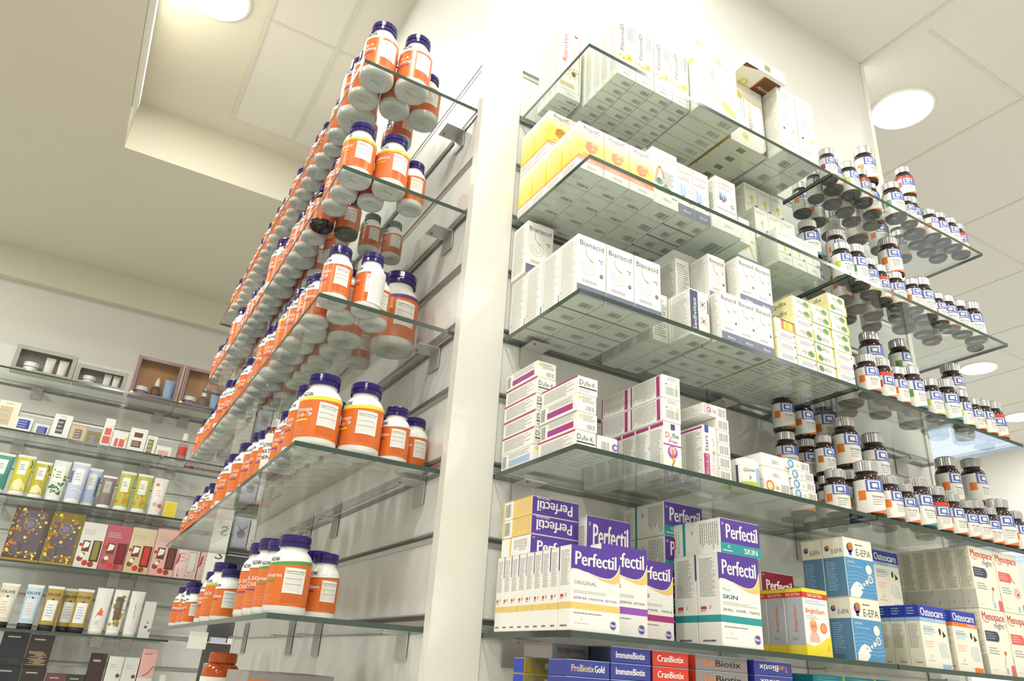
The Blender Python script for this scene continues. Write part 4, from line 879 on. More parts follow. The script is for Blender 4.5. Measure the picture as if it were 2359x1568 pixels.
# (kind, x, y) for every bottle, by shelf of the bottle wall
rb = random.Random(11)
def row(x, y0, y1, kinds, gap=.002, dx=.003, skip=0):
    out = []; y = y0; i = 0
    RR = {'large': .0355, 'mid': .0325, 'midv': .0325, 'small': .0262, 'smallg': .0262, 'omega': .0345, 'kinase': .0262, 'tiny': .0225, 'jumbo': .043, 'fifth': .032, 'greycap': .0235, 'amberbase': .025, 'whiteback': .0262}
    while True:
        k = kinds[i % len(kinds)]; r_ = RR[k]
        if y + 2 * r_ > y1: break
        out.append((k, x + rb.uniform(-dx, dx), y + r_)); y += 2 * r_ + gap + rb.uniform(0, .004); i += 1
    return out
L = [
  [('large', -.2175, .0720), ('large', -.1430, .0640), ('midv', -.2200, .1420), ('midv', -.1530, .1350), ('midv', -.0850, .1330), ('jumbo', -.2100, .2190)]
  + row(-.225, .265, 1.46, ['small', 'tiny', 'small', 'small', 'smallg', 'tiny']) + row(-.165, .275, 1.44, ['small', 'smallg', 'tiny', 'tiny']) + [('small', -.1000, .230), ('small', -.098, .290)],
  [('mid', -.2275, .0620), ('mid', -.1600, .0580), ('small', -.1020, .0900), ('small', -.2280, .1240), ('small', -.1740, .1200), ('small', -.2290, .1790), ('greycap', -.1120, .300), ('greycap', -.0600, .300), ('amberbase', -.230, .262), ('amberbase', -.176, .262)]
  + row(-.228, .292, 1.47, ['small', 'small', 'midv', 'small', 'smallg', 'large', 'small', 'kinase']) + row(-.168, .345, 1.40, ['small', 'smallg', 'small']),
  [('small', -.2280, .0560), ('whiteback', -.1680, .0540), ('kinase', -.1950, .1080), ('small', -.1370, .1010), ('kinase', -.2290, .1600), ('midv', -.2200, .2230), ('jumbo', -.0640, .1900), ('midv', -.1550, .2100), ('mid', -.1500, .2800), ('small', -.0950, .3050)]
  + row(-.222, .262, 1.46, ['midv', 'mid', 'small', 'midv', 'large', 'small', 'small']) + row(-.160, .325, 1.40, ['small', 'small', 'smallg']),
  [('omega', -.2130, .0660), ('omega', -.1410, .0600), ('kinase', -.0790, .0650), ('kinase', -.0850, .1250), ('kinase', -.0300, .1000), ('midv', -.2150, .1360), ('small', -.2160, .1960), ('small', -.2160, .2510), ('kinase', -.1520, .1250), ('midv', -.1500, .1900)]
  + row(-.216, .352, .57, ['small', 'whiteback', 'midv', 'small']) + row(-.157, .235, .56, ['small', 'smallg']) + row(-.217, .57, .86, ['midv', 'small', 'midv']) + row(-.155, .62, .90, ['large', 'small', 'small']) + row(-.215, .95, 1.44, ['tiny', 'small', 'small', 'tiny']) + row(-.160, .95, 1.40, ['small', 'tiny']),
  [('fifth', -.2080, .0920), ('kinase', -.1460, .1230), ('fifth', -.2080, .1640), ('midv', -.2080, .2330), ('midv', -.2080, .3040), ('small', -.1420, .1850),
   ('kinase', -.2120, .5450), ('mid', -.1600, .5900), ('kinase', -.2130, .6150), ('mid', -.2040, .6800), ('midv', -.1380, .6600), ('small', -.2100, .7500),
   ('tiny', -.2120, .9600), ('kinase', -.1600, .9400), ('tiny', -.2120, 1.0200), ('small', -.2050, 1.0800), ('tiny', -.1500, 1.0100), ('kinase', -.2120, 1.1500), ('tiny', -.1500, 1.1000)],
]
L[3].insert(0, ('_amber', 0, 0)); L[3].pop(0)
for s, items in enumerate(L):
    z = ZL[s] + T + .0003; rows = {}
    done = []
    RR = {'large': .0355, 'mid': .0325, 'midv': .0325, 'small': .0262, 'smallg': .0262, 'omega': .0345, 'kinase': .0262, 'tiny': .0225, 'jumbo': .043, 'fifth': .032, 'greycap': .0235, 'amberbase': .025, 'whiteback': .0262}
    keep = []
    for k, x, y in items:
        if all(math.hypot(x - a, y - c_) > RR[k] + RR[q] + .0004 for q, a, c_ in keep): keep.append((k, x, y))
    for k, x, y in sorted(keep, key=lambda q: q[2]):
        rw = 'front' if x < -.19 else 'middle' if x < -.12 else 'back'
        n = rows[rw] = rows.get(rw, 0) + 1
        ob(k, x, y, z, '%s, %s from post in %s row, %s bottle shelf' % (nm(k), ORD[n - 1], rw, NM[s]), 'orange-labelled bottles on the bottle wall', rb.uniform(-.12, .25))
t = empty('vitamin_bottle', -.2200, .3150, ZL[3] + T + .0003); tag(t, 'amber bottle with plain white label and silver cap, front row, fourth bottle shelf', 'bottle')
b = MB(); b.lathe([(0, 0), (.0235, 0), (.0245, .003), (.0245, .078), (.022, .088), (.016, .094), (.016, .104)], M('amber_brown_glass', '8a3c12', .1), 32); b.build('bottle_body', t)
b = MB(); b.lathe([(.018, .094), (.018, .108), (.016, .110), (0, .110)], CAPS, 40, rib=.03); b.build('cap', t)
b = MB(); arcpatch(b, .0245, 0, 2 * PI, .006, .080, LABW, .0003, 32)
for i, w_ in enumerate(('MEN', 'MULTI', 'ACTIVE')): wrap(b, .0245, w_, PI + .5, .030 + .012 * i, .007, BLACK, w=.024, bold=.0003, lift=.0006)
b.build('label', t)
# amber jar with an orange shoulder on the sixth shelf and the grey carton beside it
t = empty('supplement_jar', -.170, .680, -.4743 + T + .0003); tag(t, 'large jar with amber orange shoulder and white label, below the fifth bottle shelf', 'jar')
b = MB(); b.lathe([(0, 0), (.034, 0), (.038, .004), (.038, .165), (.034, .180), (.026, .186)], AMBO, 36); b.build('jar_body', t)
b = MB(); arcpatch(b, .038, 0, 2 * PI, .02, .160, WHT, .0004, 36); wrap(b, .038, 'Supplement Facts', PI * 1.45, .148, .004, BLACK, w=.05)
for i in range(12): arcpatch(b, .038, PI * 1.2, PI * 1.7, .142 - .008 * i, .1425 - .008 * i, DGREY, .0006)
b.build('label', t)
b = MB(); b.lathe([(.027, .186), (.029, .188), (.029, .204), (.026, .207), (0, .207)], AMBO, 40, rib=.02); b.build('cap', t)
c = C(.14, .17, .180, M('carton_taupe', 'a09a96', .5)); c.front.R(0, .88, 1, .94, ORAN); tiny(c.front, .1, .5, .9, .8, 5, 4); product('taupe', 'taupe_carton', c); put('taupe', -.215, .210, -.4743 + T, 'taupe carton with orange stripe at the bottom edge of the view')

def dark_bottle(r, h, accent=ORAN, wavec=None, word='Synergistic', top=None):
    """amber glass bottle, white wrap label with a square Q emblem, ribbed silver cap.  Local -y is the front"""
    root = empty('vitamin_bottle', 0, 0, 0); ch = h * .19; bh = h - ch; nr = r * .70; k = r; wavec = wavec or accent
    b = MB(); b.lathe([(0, .0018), (k * .5, .0015), (k * .72, 0), (k * .88, .0006), (k, .004), (k, bh * .80), (k * .95, bh * .86), (k * .80, bh * .93), (nr, bh * .95), (nr, bh)], AMBG, 36); b.build('bottle_body', root)
    b = MB(); cr = nr * 1.18; b.lathe([(nr, bh - .001), (cr, bh - .0005), (cr, bh + ch * .85), (cr * .95, h - .0012)], CAPS, 56, rib=.045); b.lathe([(cr * .95, h - .0012), (cr * .84, h), (0, h)], CAPS, 56); b.build('cap', root)
    b = MB(); F0 = -PI / 2; arcpatch(b, k, F0 - 2.5, F0 + 2.9, bh * .09, bh * .79, LABW, .0003, 30)
    if top: arcpatch(b, k, F0 - 2.5, F0 + 2.9, bh * .69, bh * .79, top, .0005, 30)
    e = .10 if top else 0
    arcpatch(b, k, F0 - .62, F0 + 1.15, bh * (.53 - e), bh * (.785 - e), SLBLUE, .0006, 10)
    arcpatch(b, k, F0 - .46, F0 + .46, bh * (.555 - e), bh * (.765 - e), WHT, .0008, 8); arcpatch(b, k, F0 - .34, F0 + .34, bh * (.585 - e), bh * (.74 - e), SLBLUE, .0010, 6)
    arcpatch(b, k, F0 - .19, F0 + .19, bh * (.62 - e), bh * (.705 - e), WHT, .0012, 4); arcpatch(b, k, F0 + .05, F0 + .42, bh * (.57 - e), bh * (.605 - e), SLBLUE, .0013, 4)
    wrap(b, k, word, F0 + .2, bh * .41, bh * .05, DGREY, w=k * .95, lift=.0006)
    for i in range(3): arcpatch(b, k, F0 - .25, F0 + .6 - .12 * i, bh * (.36 - .05 * i), bh * (.37 - .05 * i), GREY, .0006, 6)
    # coloured wave at the foot of the label, and the side block
    V = []; n = 12
    for i in range(n + 1):
        a = F0 - .55 + 1.9 * i / n; V += [((k + .0006) * math.cos(a), (k + .0006) * math.sin(a), bh * .09), ((k + .0006) * math.cos(a), (k + .0006) * math.sin(a), bh * (.10 + .14 * (i / n) ** 1.4))]
    b.add(V, [(2 * i, 2 * i + 2, 2 * i + 3, 2 * i + 1) for i in range(n)], wavec, True)
    arcpatch(b, k, F0 - 1.25, F0 - .68, bh * .36, bh * .56, accent, .0006, 6)
    for i in range(14): arcpatch(b, k, F0 - 2.3, F0 - 1.5, bh * (.72 - .036 * i), bh * (.728 - .036 * i), GREY, .0006, 6)
    b.build('label', root); return root
SLBLUE = M('print_emblem_blue', '5a6cb4', .4)
KINDS.update({'q_orange': lambda: dark_bottle(.0225, .092), 'q_tall': lambda: dark_bottle(.0260, .112), 'q_teal': lambda: dark_bottle(.0250, .108, GREEN, TEAL, 'Evening'),
              'q_red': lambda: dark_bottle(.0225, .098, RED, ORAN, 'Super', top=RED), 'q_lime': lambda: dark_bottle(.0225, .095, LIME, LIME, 'Multi'), 'q_amber': lambda: dark_bottle(.0195, .084, AMB, ORAN, 'Kelp'), 'q_magenta': lambda: dark_bottle(.0200, .088, MAG, PINK, 'Iron')})
RQ = {'q_orange': .0225, 'q_tall': .026, 'q_teal': .025, 'q_red': .0225, 'q_lime': .0225, 'q_amber': .0195, 'q_magenta': .02}
HQ = {'q_orange': .092, 'q_tall': .112, 'q_teal': .108, 'q_red': .098, 'q_lime': .095, 'q_amber': .084, 'q_magenta': .088}
NQ = {'q_orange': 'silver-capped bottle with orange mark', 'q_tall': 'tall silver-capped bottle', 'q_teal': 'silver-capped bottle with teal wave', 'q_red': 'silver-capped bottle with red band', 'q_lime': 'silver-capped bottle with lime wave', 'q_amber': 'small silver-capped bottle', 'q_magenta': 'silver-capped bottle with magenta mark'}
o_, t_, e_, r_, l_, a_, m_ = 'q_orange', 'q_tall', 'q_teal', 'q_red', 'q_lime', 'q_amber', 'q_magenta'
# entries: (kind, x, y) or a tuple of kinds stacked from the shelf up
Q = [
 [(m_, .7900, -.232), (o_, .8300, -.212), (l_, .8800, -.222), (a_, .8260, -.165), (o_, .8760, -.172), (r_, .9290, -.218), (o_, .9270, -.168), ((o_, t_), .9890, -.200), (r_, .9750, -.150), (e_, 1.0500, -.222), (o_, 1.0300, -.170), (a_, 1.0990, -.225), ((t_, r_), 1.1480, -.205), (a_, 1.1960, -.225),
  (o_, 1.2400, -.222), (o_, 1.2000, -.180), (l_, 1.2880, -.222), (r_, 1.3350, -.215), (o_, 1.2530, -.170), (o_, 1.3050, -.170), (o_, .9100, -.100), (t_, 1.0600, -.105), (t_, 1.1500, -.110), ((o_, a_), 1.2350, -.115), (o_, .8500, -.105), (e_, .9900, -.080)],
 [(l_, .7930, -.232), ((o_, e_), .8000, -.150), (e_, .8430, -.230), (l_, .8960, -.222), ((r_, o_), .8700, -.170), (r_, .9450, -.215), (o_, .9300, -.160), (o_, .9930, -.222), ((t_, t_), 1.0480, -.190), (a_, 1.0360, -.236), (t_, 1.0980, -.222), (o_, .9900, -.160), ((t_, r_), 1.1070, -.160), (a_, 1.1450, -.228), (o_, 1.1900, -.225),
  (l_, 1.2400, -.225), (o_, 1.1700, -.170), (o_, 1.0400, -.120), (e_, 1.2980, -.225), (a_, 1.3380, -.200), (o_, .9600, -.110), (o_, 1.2200, -.160)],
 [(o_, .8350, -.225), (r_, .8900, -.222), (t_, .8550, -.165), (o_, .9400, -.220), (e_, .9950, -.220), ((o_, t_), .9600, -.160), ((e_, e_), 1.0700, -.160), (l_, 1.0600, -.222), (e_, 1.1200, -.222), (l_, 1.1720, -.222), (a_, 1.2160, -.225), (o_, 1.2610, -.222), (r_, 1.3080, -.222), ((o_, t_), 1.2650, -.165), (l_, 1.3340, -.175), (o_, .9000, -.120), (o_, 1.1400, -.165), (o_, 1.1900, -.150)],
 [(t_, .7930, -.220), (o_, .8470, -.226), (a_, .8970, -.228), (e_, .9500, -.222), (r_, 1.0060, -.224), (o_, 1.0560, -.224), (a_, 1.1010, -.228), (o_, 1.1450, -.224), (a_, 1.1900, -.226), (t_, 1.2400, -.222), (o_, 1.2930, -.224), (l_, 1.3350, -.200),
  (o_, .7380, -.190), ((t_, t_), .8250, -.162), ((o_, t_), .9050, -.168), ((o_, a_), .7680, -.150), (a_, 1.0300, -.175), ((o_, o_, o_), .7150, -.100), ((o_, o_, o_), .7850, -.095), ((a_, o_, t_), .8500, -.100), ((o_, t_), 1.1700, -.165), ((t_, t_), 1.2850, -.160), (o_, .6850, -.150)],
]
for s, items in enumerate(Q):
    keep = []; cnt = {}
    for it in items:
        ks, x, y = it; ks = ks if isinstance(ks, tuple) else (ks,)
        if all(math.hypot(x - a, y - c_) > max(RQ[q] for q in ks) + rr + .0004 for rr, a, c_ in [(max(RQ[w_] for w_ in kk), a, c_) for kk, a, c_ in keep]): keep.append((ks, x, y))
    for ks, x, y in sorted(keep, key=lambda q: q[1]):
        rw = 'front' if y < -.195 else 'middle' if y < -.13 else 'back'; n = cnt[rw] = cnt.get(rw, 0) + 1; z = ZR[s] + T + .0003
        for lv, k in enumerate(ks):
            ww = NQ[k]; pos = '' if len(ks) == 1 else ['below in stack, ', 'on another bottle, ', 'third one up, '][lv]
            ob(k, x, y, z, '%s, %s%s along %s row, %s carton shelf' % (ww, pos, ORD[n - 1], rw, NM[s]), 'silver-capped bottles beyond the cartons', rb.uniform(-.70, -.20)); z += HQ[k] + .0004
# white jars in front of the blank boxes on the fourth shelf
def jar(x, y, z, label):
    t = empty('sweetener_jar', x, y, z, -.5); tag(t, label, 'jar', 'white sweetener jars'); r = .0245
    b = MB(); b.lathe([(0, 0), (r * .9, 0), (r, .002), (r, .040)], LACQ, 28); b.build('jar_body', t)
    b = MB(); b.lathe([(r, .040), (r * .99, .044), (r * .9, .050), (r * .6, .053), (0, .054)], LACQ, 28); b.build('jar_lid', t)
    b = MB(); F0 = -PI / 2; arcpatch(b, r, F0 - .9, F0 + 1.1, .002, .038, WHT, .0003, 14); arcpatch(b, r, F0 - .9, F0 - .72, .002, .038, NAVY, .0005, 3); wrap(b, r, 'Gluten', F0 + .05, .026, .006, DGREY, w=.020, lift=.0006)
    arcpatch(b, r, F0 - .6, F0 + 1.0, .0, .009, LIME, .0005, 8); arcpatch(b, r, F0 + .55, F0 + 1.1, .006, .034, PBLUE, .0004, 5); wrap(b, r, '3', F0 + .05, .013, .006, NAVY, w=.004, lift=.0006)
    b.build('label', t)
jar(.4580, -.2190, B4 + .0003, 'white jar with blue and green label, in front of the blank boxes')
jar(.4360, -.1750, B4 + .0003, 'white jar mostly hidden behind the front white jar')

# ------------------------------------------------------------------ the far cosmetics wall (shelf fronts at y = 2.6)
Z1, Z2, Z3, Z4, Z5, Z6 = [z + T + .0003 for z in ZW]
W_ = 'cosmetics wall'
def gift(x, z, w, d, h, frame, inner, label, contents, lip=.018):
    """window gift box, tilted back on the shelf edge; contents are packed inside as parts"""
    t = empty('gift_box', x + w / 2, 2.635 + d / 2, z); tag(t, label, 'gift box')
    b = MB(); X, Y = w / 2, d / 2
    b.box(-X, X, Y - .003, Y, 0, h, inner); b.box(-X, -X + .003, -Y, Y - .003, 0, h, frame); b.box(X - .003, X, -Y, Y - .003, 0, h, frame)
    b.box(-X + .003, X - .003, -Y, Y - .003, 0, .003, frame); b.box(-X + .003, X - .003, -Y, Y - .003, h - .003, h, frame); b.build('box_body', t)
    b = MB(); q = -Y - .0012
    b.box(-X, X, q, -Y, 0, lip, frame); b.box(-X, X, q, -Y, h - lip, h, frame); b.box(-X, -X + lip, q, -Y, lip, h - lip, frame); b.box(X - lip, X, q, -Y, lip, h - lip, frame)
    f = Face(b, (-X, q, 0), (1, 0, 0), (0, 0, 1), w, h); tiny(f, .2, (h - lip * .7) / h, .8, (h - lip * .35) / h, 1, 4, TAN if frame is not GREYBX else LGREY)
    if frame is MAUVE:
        for a in ((0, 0, 1, .02), (0, .98, 1, 1), (0, 0, .02, 1), (.98, 0, 1, 1)): f.R(*a, GOLDP, 1)
        f.disc(.06, .06, .008, PYEL, 2)
    b.build('window_frame', t)
    b = MB(); b.poly([(-X + lip, -Y - .0006, lip), (X - lip, -Y - .0006, lip), (X - lip, -Y - .0006, h - lip), (-X + lip, -Y - .0006, h - lip)], FILM); b.build('clear_window', t)
    for kind, cx, s in contents:
        b = MB(); x0 = (cx - .5) * w
        if kind == 'jar': b.lathe([(0, 0), (s, 0), (s, s * .9), (s * .9, s)], MAUVE if frame is MAUVE else LACQ, 20, cx=x0); b.lathe([(s * 1.06, s), (s * 1.06, s * 1.7), (0, s * 1.72)], LACQ, 20, cx=x0); nm_ = 'packed_jar'
        elif kind == 'dropper': b.lathe([(0, 0), (s, 0), (s, s * 2.6), (s * .4, s * 3.1)], BROWN, 16, cx=x0); b.lathe([(s * .55, s * 3.1), (s * .5, s * 4.2), (s * .2, s * 5.2), (0, s * 5.3)], LACQ, 16, cx=x0); nm_ = 'packed_dropper_bottle'
        else: b.lathe([(0, 0), (s * .7, 0), (s * .7, s * .8)], LACQ, 14, cx=x0); tube_body(b, x0, 0, s * .8, s, s * 4.2, PBLUE if kind == 'tube' else LACQ); nm_ = 'packed_tube'
        o = b.build(nm_, t); o.location.z = .0033
    return t
def tube_body(b, x, y, z0, r, h, m, top=None):
    n = 20; V = []; L = [(0, 1, 1), (.35, 1, .85), (.7, 1.03, .45), (.93, 1.06, .10), (1, 1.06, .05)]
    for t_, kx, ky in L:
        for i in range(n):
            a = 2 * PI * i / n; V.append((x + r * kx * math.cos(a), y + r * ky * .75 * math.sin(a), z0 + h * t_))
    F = [(j * n + i, j * n + (i + 1) % n, (j + 1) * n + (i + 1) % n, (j + 1) * n + i) for j in range(len(L) - 1) for i in range(n)]
    F.append(tuple(range(n))[::-1]); F.append(tuple(range((len(L) - 1) * n, len(L) * n)))
    b.add(V, F[:3 * n], m, True); b.add(V, F[3 * n:], top or m, False)
GREYBX = M('box_sage_grey', 'a9ab9b', .5); GOLDP = M('print_copper_line', 'c89058', .4)
gift(-.95, Z1, .240, .05, .122, GREYBX, M('tray_grey', '8f918a', .5), 'sage grey window box with a jar and two tubes, top shelf, %s' % W_, [('jar', .30, .029), ('tubew', .58, .0185), ('tubew', .80, .0185)])
gift(-.705, Z1, .215, .05, .095, GREYBX, M('tray_grey', '8f918a', .5), 'lower sage grey window box with a jar and silver film, top shelf', [('jar', .28, .026), ('tubew', .62, .0150), ('tubew', .80, .0150)])
gift(-.472, Z1, .208, .06, .200, MAUVE, M('tray_copper', 'b98448', .5), 'mauve window gift box with dropper bottle, left one of two', [('jar', .24, .029), ('dropper', .54, .0215), ('tube', .80, .0225)])
gift(-.255, Z1, .208, .06, .200, MAUVE, M('tray_copper', 'b98448', .5), 'mauve window gift box with dropper bottle, right one of two, behind the bottle wall', [('jar', .24, .029), ('dropper', .54, .0215), ('tube', .80, .0225)])

def small_box(kind, w, d, h, base, art): 
    c = C(w, d, h, base); art(c.front); product(kind, 'cosmetic_box', c)
def FB(kind, x, z, label, cat='cosmetic box', group='small boxes on the second far shelf', yf=2.640): put(kind, x, yf, z, label, cat, group)
def win(m, a0, b0, a1, b1): 
    def g(f): f.R(a0, b0, a1, b1, m, 1); tiny(f, a0 + .03, b0 + .05, a1 - .03, b1 - .05, 3, 3, LGREY, l=2); tiny(f, .3, .88, .7, .93, 1, 2, GREY)
    return g
small_box('c_cream', .08, .05, .125, CREAMC, win(TAN, .1, .15, .7, .8)); FB('c_cream', -.940, Z2, 'cream box with beige panel at the view edge, second far shelf')
small_box('c_blue', .062, .05, .066, WHT, win(BLUE, .12, .25, .85, .85)); FB('c_blue', -.860, Z2, 'white box with blue panel, taller of two')
small_box('c_blue2', .052, .05, .050, WHT, win(BLUE, .15, .2, .9, .8)); FB('c_blue2', -.785, Z2, 'lower white box with blue panel, beside the dark-panelled box')
small_box('c_tall', .070, .05, .110, WHT, win(DGREY, .25, .2, .65, .8)); FB('c_tall', -.725, Z2, 'white box with dark rectangular panel, second far shelf')
small_box('c_olive', .060, .05, .072, TAN, win(MAUVE, .25, .2, .75, .8)); FB('c_olive', -.650, Z2, 'khaki box with mauve square, larger of two')
small_box('c_olive2', .056, .05, .060, OLIVE, win(MAUVE, .25, .1, .8, .75)); FB('c_olive2', -.585, Z2, 'olive box with mauve square, smaller of two')
small_box('c_red', .040, .04, .132, WHT, lambda f: (f.R(.15, .12, .9, .38, PINKR, 1), f.R(.2, .42, .85, .66, PINKR, 1), f.pg([(.5, .68), (.9, .8), (.7, .68)], YEL, 2))); FB('c_red', -.526, Z2, 'tall slim white box with two red panels')
small_box('c_red2', .062, .05, .078, WHT, lambda f: (f.R(.2, .15, .42, .62, PINKR, 1), f.R(.5, .15, .85, .62, PINKR, 1), f.pg([(.7, .6), (.98, .8), (.95, .6)], YEL, 2))); FB('c_red2', -.482, Z2, 'short white box with red split panel')
small_box('c_brown', .072, .05, .112, WHT, lambda f: (f.R(.2, .2, .75, .48, BROWN, 1), f.R(.25, .62, .75, .82, BROWN, 1), tiny(f, .25, .25, .7, .45, 3, 3, TAN, l=2))); FB('c_brown', -.415, Z2, 'white box with two brown panels')
small_box('c_brown2', .044, .045, .090, WHT, win(OLIVE, .15, .08, .7, .8)); FB('c_brown2', -.340, Z2, 'narrow white box with olive brown panel')
small_box('c_low', .066, .05, .052, WHT, win(PINK, .15, .15, .85, .6)); FB('c_low', -.292, Z2, 'low white box with pale pink lettering patch')
t = empty('lotion_bottle', -.178, 2.665, Z2); tag(t, 'clear bottle with red liquid and white cap, second far shelf', 'bottle')
b = MB(); b.lathe([(0, 0), (.022, 0), (.023, .004), (.023, .080), (.018, .092), (.011, .098)], FILM, 24); b.lathe([(0, .002), (.0215, .002), (.0215, .078), (0, .078)], M('liquid_rose', 'd9a8a0', .2), 24); b.build('bottle_body', t)
b = MB(); b.lathe([(.011, .098), (.012, .099), (.012, .135), (0, .137)], LACQ, 20); b.build('cap', t)
b = MB(); b.lathe([(.0234, .025), (.0234, .065)], RED, 12, a0=PI * 1.2, a1=PI * 1.8); b.build('label', t)
small_box('c_slim', .035, .04, .07, WHT, win(PYEL, .2, .2, .8, .8)); FB('c_slim', -.135, Z2, 'small white box beside the red lotion bottle')

class TubeFace(Face):
    """printing that follows the front of a flattening tube"""
    def P(s, a, b, l):
        t = max(0, min(1, (b - s.z0) / (s.h - s.z0))); L = [(0, 1, 1), (.35, 1, .85), (.7, 1.03, .45), (.93, 1.06, .10), (1, 1.06, .05)]
        for (t0, x0, y0), (t1, x1, y1) in zip(L, L[1:]):
            if t <= t1: q = (t - t0) / (t1 - t0); kx = x0 + (x1 - x0) * q; ky = y0 + (y1 - y0) * q; break
        x = max(-.985, min(.985, (a / s.w - .5) * 2)); X = x * s.r * kx
        return (X, -s.r * .75 * ky * math.sqrt(1 - x * x) - .0004 - .00022 * l, b)
    def rect(s, a0, b0, a1, b1, m, l=1):
        nx, nz = max(1, int((a1 - a0) / .005)), max(1, int((b1 - b0) / .012))
        V = [s.P(a0 + (a1 - a0) * i / nx, b0 + (b1 - b0) * j / nz, l) for j in range(nz + 1) for i in range(nx + 1)]
        s.mb.add(V, [(j * (nx + 1) + i, j * (nx + 1) + i + 1, (j + 1) * (nx + 1) + i + 1, (j + 1) * (nx + 1) + i) for j in range(nz) for i in range(nx)], m)
    def pg(s, pts, m, l=1):
        q = []
        for (a, b), (c, d) in zip(pts, pts[1:] + pts[:1]): q += [(a + (c - a) * k / 4, b + (d - b) * k / 4) for k in range(4)]
        ca = sum(a for a, b in pts) / len(pts); cb = sum(b for a, b in pts) / len(pts); n = len(q)
        V = [s.P(ca * s.w, cb * s.h, l)] + [s.P((ca + (a - ca) * .5) * s.w, (cb + (b - cb) * .5) * s.h, l) for a, b in q] + [s.P(a * s.w, b * s.h, l) for a, b in q]
        F = [(0, 1 + i, 1 + (i + 1) % n) for i in range(n)] + [(1 + i, 1 + n + i, 1 + n + (i + 1) % n, 1 + (i + 1) % n) for i in range(n)]
        s.mb.add(V, F, m)
TUBES = {}
def tube(kind, x, z, w, h, body, cap, art, label, group, yf=2.662, lean=.10, capb=False):
    if kind in TUBES:
        p = TUBES[kind]; t = p.copy(); COL.objects.link(t); t.location = (x + w / 2, yf, z)
        for ch in p.children: k = ch.copy(); COL.objects.link(k); k.parent = t
        return tag(t, label, 'tube', group)
    t = empty('cosmetic_tube', x + w / 2, yf, z); t.rotation_euler = (0, lean * .0, 0); tag(t, label, 'tube', group); TUBES[kind] = t
    ch = h * .13; r = w / 2 * .94
    b = MB(); tube_body(b, 0, 0, ch, r, h - ch, body, LACQ if not capb else body)
    f = TubeFace(b, (-w / 2, 0, 0), (1, 0, 0), (0, 0, 1), w, h); f.r = r; f.z0 = ch; art(f); b.build('tube_body', t)
    b = MB(); b.lathe([(0, 0), (r * .93, 0), (r * .95, ch), (0, ch)], cap, 24, sy=.8); b.build('tube_cap', t)
    return t
def fruit(m1, m2, tagm=WHT):
    def g(f):
        rn = random.Random(len(m1.name) * 3 + len(m2.name))
        for i in range(34): f.disc(rn.uniform(.12, .88), rn.uniform(.2, .86), rn.uniform(.003, .007), (m1, m2)[i % 2], 1 + .02 * i, 7)
        f.R(.22, .48, .72, .84, tagm, 3); tiny(f, .28, .6, .6, .75, 3, 3, GREY, l=4); tiny(f, .28, .52, .5, .55, 1, 3, GREY, l=4)
    return g
g_ = 'plant cosmetic tubes on the third far shelf'
tube('t_teal', -.885, Z3, .066, .175, M('tube_teal', '4f9a90', .35), LACQ, fruit(GREEN, TEAL), 'teal and green tube at the view edge, third far shelf', g_)
tube('t_pear', -.810, Z3, .068, .180, M('tube_pear', 'd2cc3e', .35), LACQ, lambda f: (f.pg([(.1, .15), (.9, .15), (.85, .3), (.5, .42), (.2, .36)], PYEL, 1), f.curve([(.8, .9), (.9, .8), (.85, .7)], .003, BLACK, 2), f.R(.2, .52, .7, .86, WHT, 3), tiny(f, .26, .62, .6, .78, 3, 3, GREY, l=4)), 'large yellow-green tube with black squiggle', g_)
tube('t_pear2', -.738, Z3, .062, .165, M('tube_pear_dark', 'bfb52c', .35), LACQ, lambda f: (f.pg([(.15, .15), (.9, .15), (.8, .28), (.5, .38), (.2, .32)], PYEL, 1), f.curve([(.75, .92), (.9, .84), (.85, .76)], .003, BLACK, 2), f.R(.25, .5, .75, .84, WHT, 3), tiny(f, .3, .6, .65, .76, 3, 3, GREY, l=4)), 'smaller dark yellow tube beside the large yellow-green one', g_)
tube('t_leaf', -.672, Z3, .066, .182, M('tube_mint_white', 'e6ecdf', .35), LACQ, lambda f: (fruit(GREEN, M('leaf_deep', '2f6a34', .5))(f), f.R(.18, .46, .8, .85, WHT, 5), tiny(f, .3, .55, .7, .75, 3, 3, GREEN, l=6)), 'white tube with dark green leaves', g_)
tube('t_ice', -.600, Z3, .068, .188, M('tube_ice', 'c9d4ea', .35), LACQ, lambda f: (f.R(.0, .5, .16, .78, SLATE, 1), f.R(.25, .45, .8, .85, WHT, 2), tiny(f, .3, .55, .7, .75, 3, 3, PBLUE, l=3), f.curve([(.05, .3), (.5, .36), (.95, .3)], .004, WHT, 2)), 'pale blue tube, left of two', g_)
tube('t_ice2', -.540, Z3, .064, .180, M('tube_ice_two', 'bccbe8', .35), LACQ, lambda f: (f.R(.82, .3, .95, .8, SLATE, 1), f.R(.2, .45, .7, .85, WHT, 2), tiny(f, .3, .55, .6, .75, 3, 3, PBLUE, l=3)), 'pale blue tube, right of two', g_, yf=2.700)
tube('t_grape', -.470, Z3, .056, .150, M('tube_mauve', '8a7673', .35), LACQ, fruit(MAUVE, OLIVE, LGREY), 'mauve tube between the blue and orange-flecked tubes', g_)
tube('t_citrus', -.405, Z3, .064, .182, M('tube_lime', 'b9bf4a', .35), LACQ, fruit(ORAN, LIME), 'lime and orange flecked tube, left of two', g_)
tube('t_citrus', -.333, Z3, .064, .182, LIME, LACQ, None, 'lime and orange flecked tube, right of two', g_)
tube('t_melon', -.262, Z3, .060, .176, M('tube_melon_white', 'efe9df', .35), LACQ, lambda f: (f.disc(.78, .28, .010, PINKR, 1), f.disc(.3, .82, .008, PINKR, 1), f.disc(.4, .3, .010, LGREY, 1), f.R(.2, .42, .8, .78, WHT, 2), tiny(f, .3, .5, .7, .7, 3, 3, PINK, l=3)), 'white tube with red fruit slice, last of the tube row', g_)
